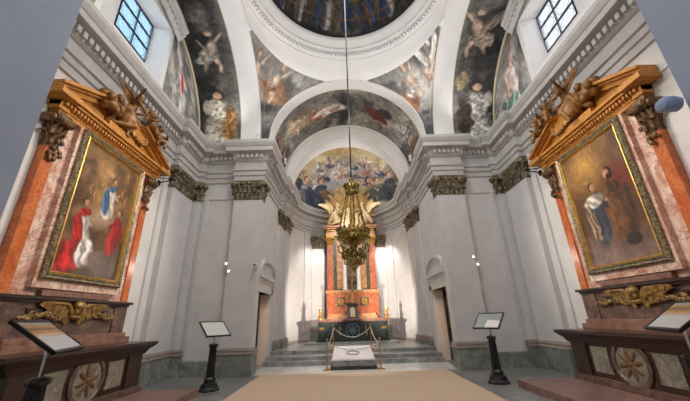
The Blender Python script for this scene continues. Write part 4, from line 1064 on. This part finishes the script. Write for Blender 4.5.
# ------------------------------------------------------------------ retable
RY = 18.5
r = thing('retable', 'red and green marble retable with white niche columns behind the main altar', 'retable', (CXA + .06, RY, .42))
def z(v): return v - .42
MB().box((-1.46, -.12, 0), (1.46, .75, z(2.98)), bevel=.01).build('base', 'red', r)
MB().box((-1.52, -.18, z(2.98)), (1.52, .75, z(3.09)), bevel=.015).box((-1.48, -.15, z(2.92)), (1.48, .75, z(2.98))).build('base_cornice', 'redlight', r)
for s in (-1, 1):
    b = MB().box((s * .66 - .24, -.15, z(2.22)), (s * .66 + .24, -.115, z(2.70)), bevel=.01)
    p = b.build('gilt_square', 'bronze', r); b = MB()
    for q in range(8): a = PI / 4 * q; b.ell((s * .66 + .13 * math.cos(a), -.155, z(2.46) + .13 * math.sin(a)), (.06, .025, .06), n=8)
    b.ell((s * .66, -.16, z(2.46)), (.07, .03, .07), n=8); b.build('gilt_flower', 'gold', p, True)
zb, zt_ = z(3.09), z(6.3)
MB().box((-1.42, .25, zb), (1.42, .75, zt_)).build('back', 'redlight', r)
for s in (-1, 1):
    b = MB().box((s * 1.42, .05, zb), (s * 1.06, .5, zt_), bevel=.01); o = b.build('outer_pilaster', 'red', r)
    b = MB(); capital_mesh(b, min(s * 1.42, s * 1.06), max(s * 1.42, s * 1.06), .03, .5, z(5.75), zt_, ('-y',)); b.build('capital', 'gold', o)
    b = MB().box((s * 1.06, .15, zb), (s * .86, .5, zt_)); b.build('green_strip', 'greenmarble', r)
    b = MB().lathe([(.14, zb), (.14, zb + .1), (.115, zb + .14), (.11, zt_ - .6), (.13, zt_ - .55)], 18, at=(s * .40, .08, 0)); o = b.build('niche_column', 'white', r, True)
    b = MB(); capital_mesh(b, s * .40 - .11, s * .40 + .11, -.03, .19, zt_ - .56, zt_, ('-y', '+x', '-x')); b.build('capital', 'gold', o)
    b = MB().box((s * .86, .20, zb), (s * .56, .27, zt_)); b.build('inlay_panel', 'redlight', r)
MB().box((-1.06, .1, zb), (1.06, .5, zb + .1), bevel=.01).build('green_sill', 'greenmarble', r)
MB().box((-.28, .22, zb + .1), (.28, .24, zt_)).build('niche', 'bronzebrown', r)
b = MB().box((-1.5, -.0, zt_), (1.5, .75, zt_ + .2), bevel=.01).box((-1.46, .03, zt_ + .2), (1.46, .75, zt_ + .42)).box((-1.58, -.08, zt_ + .42), (1.58, .75, zt_ + .5), bevel=.012).box((-1.66, -.16, zt_ + .5), (1.66, .75, zt_ + .62), bevel=.015)
b.build('entablature', 'redlight', r)
b = MB()
for q in range(26): b.ell((-1.4 + 2.8 * q / 25, .0, zt_ + .31), (.05, .03, .07), n=8)
b.build('gilt_frieze', 'gold', r, True)
b = MB()
for s in (-1, 1): b.prism([(s * 1.55, .02, zt_ + .62), (s * .5, .02, zt_ + .62), (s * .5, .02, zt_ + .95), (s * 1.0, .02, zt_ + .82)], (0, .6, 0))
b.build('pediment', 'red', r)
b = MB().box((-.5, .02, zt_ + .62), (.5, .7, zt_ + 1.35), bevel=.02); b.build('attic', 'goldpale', r)
b = MB()
ztop = z(6.92) + .0
cz = zt_ + 1.45
for q in range(37):
    a = -.35 + (PI + .7) * q / 36; L_ = (1.85 if q % 2 else 1.5) * (1 - .12 * math.cos(2 * a))
    d = Vector((math.cos(a), 0, math.sin(a))); sd = Vector((-math.sin(a), 0, math.cos(a)))
    P = Vector((0, .45, cz))
    b.prism([P + d * .25 - sd * .03, P + d * .25 + sd * .03, P + d * L_ + sd * .055, P + d * (L_ + .14), P + d * L_ - sd * .055], (0, .04, 0))
b.build('sunburst', 'rays', r)
b = MB(); b.ell((0, .34, cz), (.34, .16, .34))
for q in range(10): a = 2 * PI * q / 10; b.ell((.34 * math.cos(a), .36, cz + .34 * math.sin(a)), (.15, .12, .15), n=8)
b.build('cloud_boss', 'goldpale', r, True)
for s, lab in ((-1, 'pale gilded angel with spread wing on the retable, left of the golden rays'), (1, 'pale gilded angel with spread wing on the retable, right of the golden rays')):
    a = thing('retable_angel', lab, 'sculpture', (CXA + .06 + s * 1.02, RY - .05, 6.92 + .0), group='angels on top of the retable')
    m4 = rotz(PI / 2 - PI / 2 + (0 if s < 0 else PI)) @ Matrix.Rotation(.2, 4, 'Y')
    b = MB(); figure_mesh(b, m4, 'kneel', .95); bo = b.build('body', 'goldpale', a); remesh(bo, .024)
    b = MB(); wing(b, (s * .10, .12, 1.02), (s, .1, .25), (0, 0, 1), .8); b.build('wing', 'goldpale', a)
    b = MB(); wing(b, (s * .04, -.12, 1.0), (s * .6, -.6, .3), (0, 0, 1), .55); b.build('wing', 'goldpale', a)

# ------------------------------------------------------------------ hanging lamp under the dome
t = thing('sanctuary_lamp', 'large ornate brass lamp hanging on a long rod from the dome', 'hanging lamp', (-.04, YC, 0))
b = MB().tube([(0, 0, 4.6), (0, 0, 14.75)], .016, 8).ell((0, 0, 11.0), (.045, .045, .06)).lathe([(0, 4.55), (.03, 4.55), (.03, 4.75), (.0, 4.78)], 10); b.build('rod', 'rod', t, True)
b = MB().lathe([(.0, 4.72), (.04, 4.70), (.06, 4.62), (.05, 4.58), (.10, 4.54), (.16, 4.47), (.18, 4.40), (.15, 4.36), (.16, 4.30), (.10, 4.26), (.0, 4.24)], 24)
for q in range(12): a = 2 * PI * q / 12; b.ell((.165 * math.cos(a), .165 * math.sin(a), 4.49), (.032, .032, .055), n=8)
b.build('crown', 'brass', t, True)
for q in range(6):
    a = 2 * PI * q / 6 + .3; P0 = Vector((.12 * math.cos(a), .12 * math.sin(a), 4.32)); P1 = Vector((.32 * math.cos(a), .32 * math.sin(a), 3.38))
    b = MB(); n = 22
    for i in range(n):
        p, q2 = P0.lerp(P1, i / n), P0.lerp(P1, (i + 1) / n); b.cap(p, q2, .017 if i % 2 else .010, .017 if i % 2 else .010, 6)
    b.build('chain', 'brass', t, True)
b = MB().lathe([(.0, 4.25), (.03, 4.25), (.02, 3.9), (.05, 3.84), (.03, 3.75), (.045, 3.6), (.08, 3.5), (.11, 3.42), (.06, 3.38), (.0, 3.38)], 16); b.build('central_stem', 'gold', t, True)
b = MB().lathe([(.10, 3.42), (.31, 3.40), (.36, 3.38), (.37, 3.34), (.33, 3.30), (.335, 3.24), (.35, 3.20), (.22, 3.15), (.10, 3.08), (.07, 2.98), (.10, 2.92), (.11, 2.86), (.06, 2.80), (.0, 2.78)], 36)
for q in range(24):
    a = 2 * PI * q / 24; b.ell((.35 * math.cos(a), .35 * math.sin(a), 3.24), (.028, .028, .05), n=8); b.ell((.36 * math.cos(a), .36 * math.sin(a), 3.42), (.022, .022, .05), n=8)
b.build('bowl', 'brass', t, True)
for q in range(8):
    a = 2 * PI * q / 8; d = Vector((math.cos(a), math.sin(a), 0)); b = MB()
    b.tube([d * rr + Vector((0, 0, zz)) for rr, zz in ((.14, 3.0), (.24, 2.90), (.32, 2.94), (.34, 3.06), (.29, 3.10), (.26, 3.04))], .02, 6)
    b.tube([d * rr + Vector((0, 0, zz)) for rr, zz in ((.14, 2.9), (.22, 2.78), (.20, 2.68), (.13, 2.66), (.12, 2.73))], .018, 6)
    b.ell(d * .24 + Vector((0, 0, 2.84)), (.04, .04, .06), n=8); b.build('scroll_arm', 'brass', t, True)
b = MB().lathe([(.0, 2.8), (.11, 2.8), (.13, 2.74), (.07, 2.68), (.10, 2.62), (.05, 2.57), (.02, 2.5), (.0, 2.49)], 18); b.build('pendant_finial', 'brass', t, True)

# ------------------------------------------------------------------ small fixtures
for sx, lab in ((-1, 'white twin wall spotlight above the stand with a plain pale panel'), (1, 'white twin wall spotlight above the stand with a white sheet')):
    t = thing('wall_spotlight', lab, 'wall light', (sx * 4.30, AY1, 3.3)); b = MB().box((-.03, -.02, -.75), (.03, 0, .25)); b.build('mount', 'plaster', t)
    for zz, dx in ((.2, -.06), (-.06, .05)):
        h = MB().tube([(0, -.02, zz), (dx, -.14, zz)], .015, 6).lathe([(.0, -.06), (.05, -.06), (.06, .06), (.045, .065), (0, .065)], 14, mtx=Matrix.Translation((dx, -.17, zz)) @ Matrix.Rotation(1.9, 4, 'X')).build('lamp_head', 'white', t, True)
        MB().ell((dx, -.235, zz - .02), (.032, .02, .032)).build('lens', 'lens', h, True)
t = thing('security_camera', 'small white security camera on the pier edge beside the chancel doorway', 'camera', (-3.22, 10.95, 3.42))
t.location = (-3.3, 10.9, 3.42)
MB().box((-.04, -.04, -.04), (.04, .02, .04), bevel=.01).build('mount', 'white', t); MB().lathe([(0, 0), (.055, 0), (.06, .2), (.05, .21), (0, .21)], 14, mtx=Matrix.Translation((0, -.05, 0)) @ Matrix.Rotation(1.75, 4, 'X') @ rotz(.3)).build('body', 'white', t, True)
MB().ell((0.0, -.26, -.035), (.035, .03, .035)).build('lens', 'black', t, True)
t = thing('ceiling_speaker', 'blue-grey oval wall fixture sticking out from the plain near wall', 'wall fixture', (NX, 2.74, 3.62))
M4 = Matrix.Rotation(-PI / 2, 4, 'Y')
MB().lathe([(.0, 0), (.08, 0), (.08, .02), (.06, .04), (.0, .04)], 20, mtx=M4).build('mount', 'bluefix', t, True)
MB().lathe([(.0, .03), (.07, .035), (.085, .075), (.08, .13), (.055, .165), (.0, .175)], 24, mtx=M4, squash=(1.0, 1.15)).build('dome', 'bluefix', t, True)
t.name = 'wall_fixture'
spots = [(-5.0, 10.75, 'cornice corner under the pale angel with a red sash', -1, 1), (-3.55, 10.55, 'cornice under the two seated children with ochre drapery', 0, 1),
         (-2.82, 12.6, 'chancel cornice, left end of the vault fresco', 1, 0), (5.0, 10.75, 'cornice corner under the rosy angel', 1, 1), (2.85, 12.6, 'chancel cornice, right end of the vault fresco', -1, 0)]
for x, y, lab, ax, ay in spots:
    t = thing('cornice_spotlight', 'small white spotlight on the ' + lab, 'spotlight', (x, y, ZC))
    MB().box((-.06, -.05, 0), (.06, .05, .03)).box((-.015, -.015, .03), (.015, .015, .1)).build('stand', 'white', t)
    h = MB().lathe([(.0, -.09), (.05, -.09), (.07, .09), (.055, .1), (0, .1)], 14, mtx=Matrix.Translation((0, 0, .17)) @ Matrix.Rotation(.35, 4, 'X')).build('lamp_head', 'white', t, True)
    MB().lathe([(.0, 0), (.05, 0), (.0, .012)], 14, mtx=Matrix.Translation((0, 0, .17)) @ Matrix.Rotation(.35, 4, 'X') @ Matrix.Translation((0, 0, .1))).build('lens', 'lens', h)

# ------------------------------------------------------------------ light
def aim(o, tgt):
    d = Vector(tgt) - o.location; o.rotation_euler = d.to_track_quat('-Z', 'Y').to_euler()
def spot(name, loc, tgt, power, color=(1, .93, .84), size=1.2, blend=.6, rad=.08):
    l = bpy.data.lights.new(name, 'SPOT'); l.energy = power; l.color = color; l.spot_size = size; l.spot_blend = blend; l.shadow_soft_size = rad
    o = bpy.data.objects.new(name, l); COL.objects.link(o); o.location = loc; aim(o, tgt); return o
def point(name, loc, power, color=(1, .93, .84), rad=.15):
    l = bpy.data.lights.new(name, 'POINT'); l.energy = power; l.color = color; l.shadow_soft_size = rad
    o = bpy.data.objects.new(name, l); COL.objects.link(o); o.location = loc; return o
def area(name, loc, tgt, power, size, color=(1, .96, .92), sy=None):
    l = bpy.data.lights.new(name, 'AREA'); l.energy = power; l.color = color; l.size = size
    if sy: l.shape = 'RECTANGLE'; l.size_y = sy
    o = bpy.data.objects.new(name, l); COL.objects.link(o); o.location = loc; aim(o, tgt); return o
WARM = (1, .9, .78); NEUT = (1, .965, .93)
for sx in (-1, 1):
    spot('cornice_uplight', (sx * 2.9, 10.35, 8.45), (sx * -.5, 6.9, 12.6), 200, NEUT, 2.3, .8)
    spot('cornice_uplight_near', (sx * 2.9, 3.1, 8.45), (sx * -.3, 8.0, 12.4), 230, NEUT, 2.3, .8)
    spot('arm_uplight', (sx * 4.6, 10.55, 8.45), (sx * 4.9, 7.5, 11.8), 130, NEUT, 2.2, .8)
    spot('arm_uplight_near', (sx * 4.6, 2.95, 8.45), (sx * 4.9, 8.2, 11.4), 130, NEUT, 2.2, .8)
    spot('chancel_uplight', (sx * 2.78, 12.6, 8.45), (0, 13.2, 11.3), 120, NEUT, 2.4, .8)
    spot('apse_uplight', (sx * 2.5, 16.2, 8.45), (0, 18.4, 10.2), 170, NEUT, 2.2, .8)
    spot('altar_spot', (sx * -2.9, 8.6, 8.4), (sx * 5.8, 6.7, 3.6), 1500, WARM, .75, .7, .12)
    spot('altar_nave_fill', (sx * -2.9, 4.2, 8.3), (sx * 5.8, 6.6, 3.6), 800, WARM, .75, .7, .12)  # added lamp without a fitting, brightens the altar marble from the nave side
    spot('altar_low_spot', (sx * 4.3, 10.9, 3.4), (sx * 5.9, 7.2, 2.6), 60, WARM, .9, .7, .05)
    spot('retable_light', (sx * 1.75 + .1, 18.2, 5.6), (sx * 2.3, 18.9, 4.4), 60 if sx < 0 else 95, NEUT, 2.4, .9, .15)
    spot('apse_floor_light', (.05, 15.6, 1.75), (sx * 3.1, 18.1, 2.6), 620, WARM, 1.5, .9, .02)
    spot('door_fill', (sx * (CX + .35), 12.0, 2.5), (sx * (CX + .3), 13.2, 1.0), 14, WARM, 1.6, .6, .05)  # unseen lamp added inside the doorway to brighten the reveal
    area('window_daylight', (sx * 7.6, 7.0, 10.8), (sx * 4.0, 7.2, 9.4), 130 if sx < 0 else 110, 1.6, (.62, .80, 1.0) if sx < 0 else (.95, .97, 1.0))
spot('retable_spot', (0, 11.8, 8.6), (0, 18.5, 4.6), 1500, WARM, .75, .7, .1)
spot('mensa_spot', (.3, 12.4, 8.4), (0, 16.0, .8), 700, WARM, .75, .6, .1)
spot('grave_spot', (-2.4, 12.4, 8.3), (0, 12.4, .3), 900, NEUT, .55, .6, .1)
area('crossing_fill', (0, YC, 11.4), (0, YC, 0), 420, 3.2, NEUT)  # invisible area lamp added as soft fill under the dome
area('chancel_fill', (0, 14.6, 10.6), (0, 15.5, 0), 60, 2.0, NEUT)  # invisible fill lamp added above the chancel
area('nave_daylight', (0, -3.0, 9.5), (0, 4.5, 2), 165, 3.0, (.86, .92, 1.0))

w = bpy.data.worlds.new('World'); sc.world = w; w.use_nodes = True
nt = w.node_tree; N, L = nt.nodes, nt.links
tc = N.new('ShaderNodeTexCoord'); sp = N.new('ShaderNodeSeparateXYZ'); L.new(tc.outputs['Generated'], sp.inputs[0])
cr = N.new('ShaderNodeValToRGB'); cr.color_ramp.elements[0].position = 0; cr.color_ramp.elements[1].position = 1
cr.color_ramp.elements[0].color = (.5, .84, 1.0, 1); cr.color_ramp.elements[1].color = (1, 1, 1, 1)
mr = N.new('ShaderNodeMapRange'); mr.inputs['From Min'].default_value = -.8; mr.inputs['From Max'].default_value = .6
L.new(sp.outputs['X'], mr.inputs['Value']); L.new(mr.outputs[0], cr.inputs['Fac'])
bg = N['Background']; bg.inputs['Strength'].default_value = 1.15; L.new(cr.outputs['Color'], bg.inputs['Color'])

# ------------------------------------------------------------------ camera
f_, pitch, yaw, roll = 311.99, math.radians(20.669), math.radians(.339), math.radians(-1.647)
cp_, sp_, cy_, sy_ = math.cos(pitch), math.sin(pitch), math.cos(yaw), math.sin(yaw)
fwd = Vector((sy_ * cp_, cy_ * cp_, sp_)); rr = Vector((cy_, -sy_, 0)); uu = rr.cross(fwd)
R_ = rr * math.cos(roll) + uu * math.sin(roll); U_ = -rr * math.sin(roll) + uu * math.cos(roll)
cam = bpy.data.cameras.new('camera'); cam.sensor_width = 36; cam.lens = f_ / 690 * 36; cam.clip_start = .05; cam.clip_end = 200
co = bpy.data.objects.new('camera', cam); COL.objects.link(co)
co.matrix_world = Matrix(((R_.x, U_.x, -fwd.x, -.24), (R_.y, U_.y, -fwd.y, 0), (R_.z, U_.z, -fwd.z, 1.6), (0, 0, 0, 1)))
sc.camera = co
sc.view_settings.view_transform = 'Standard'
sc.view_settings.look = 'None'
sc.view_settings.exposure = 0.0
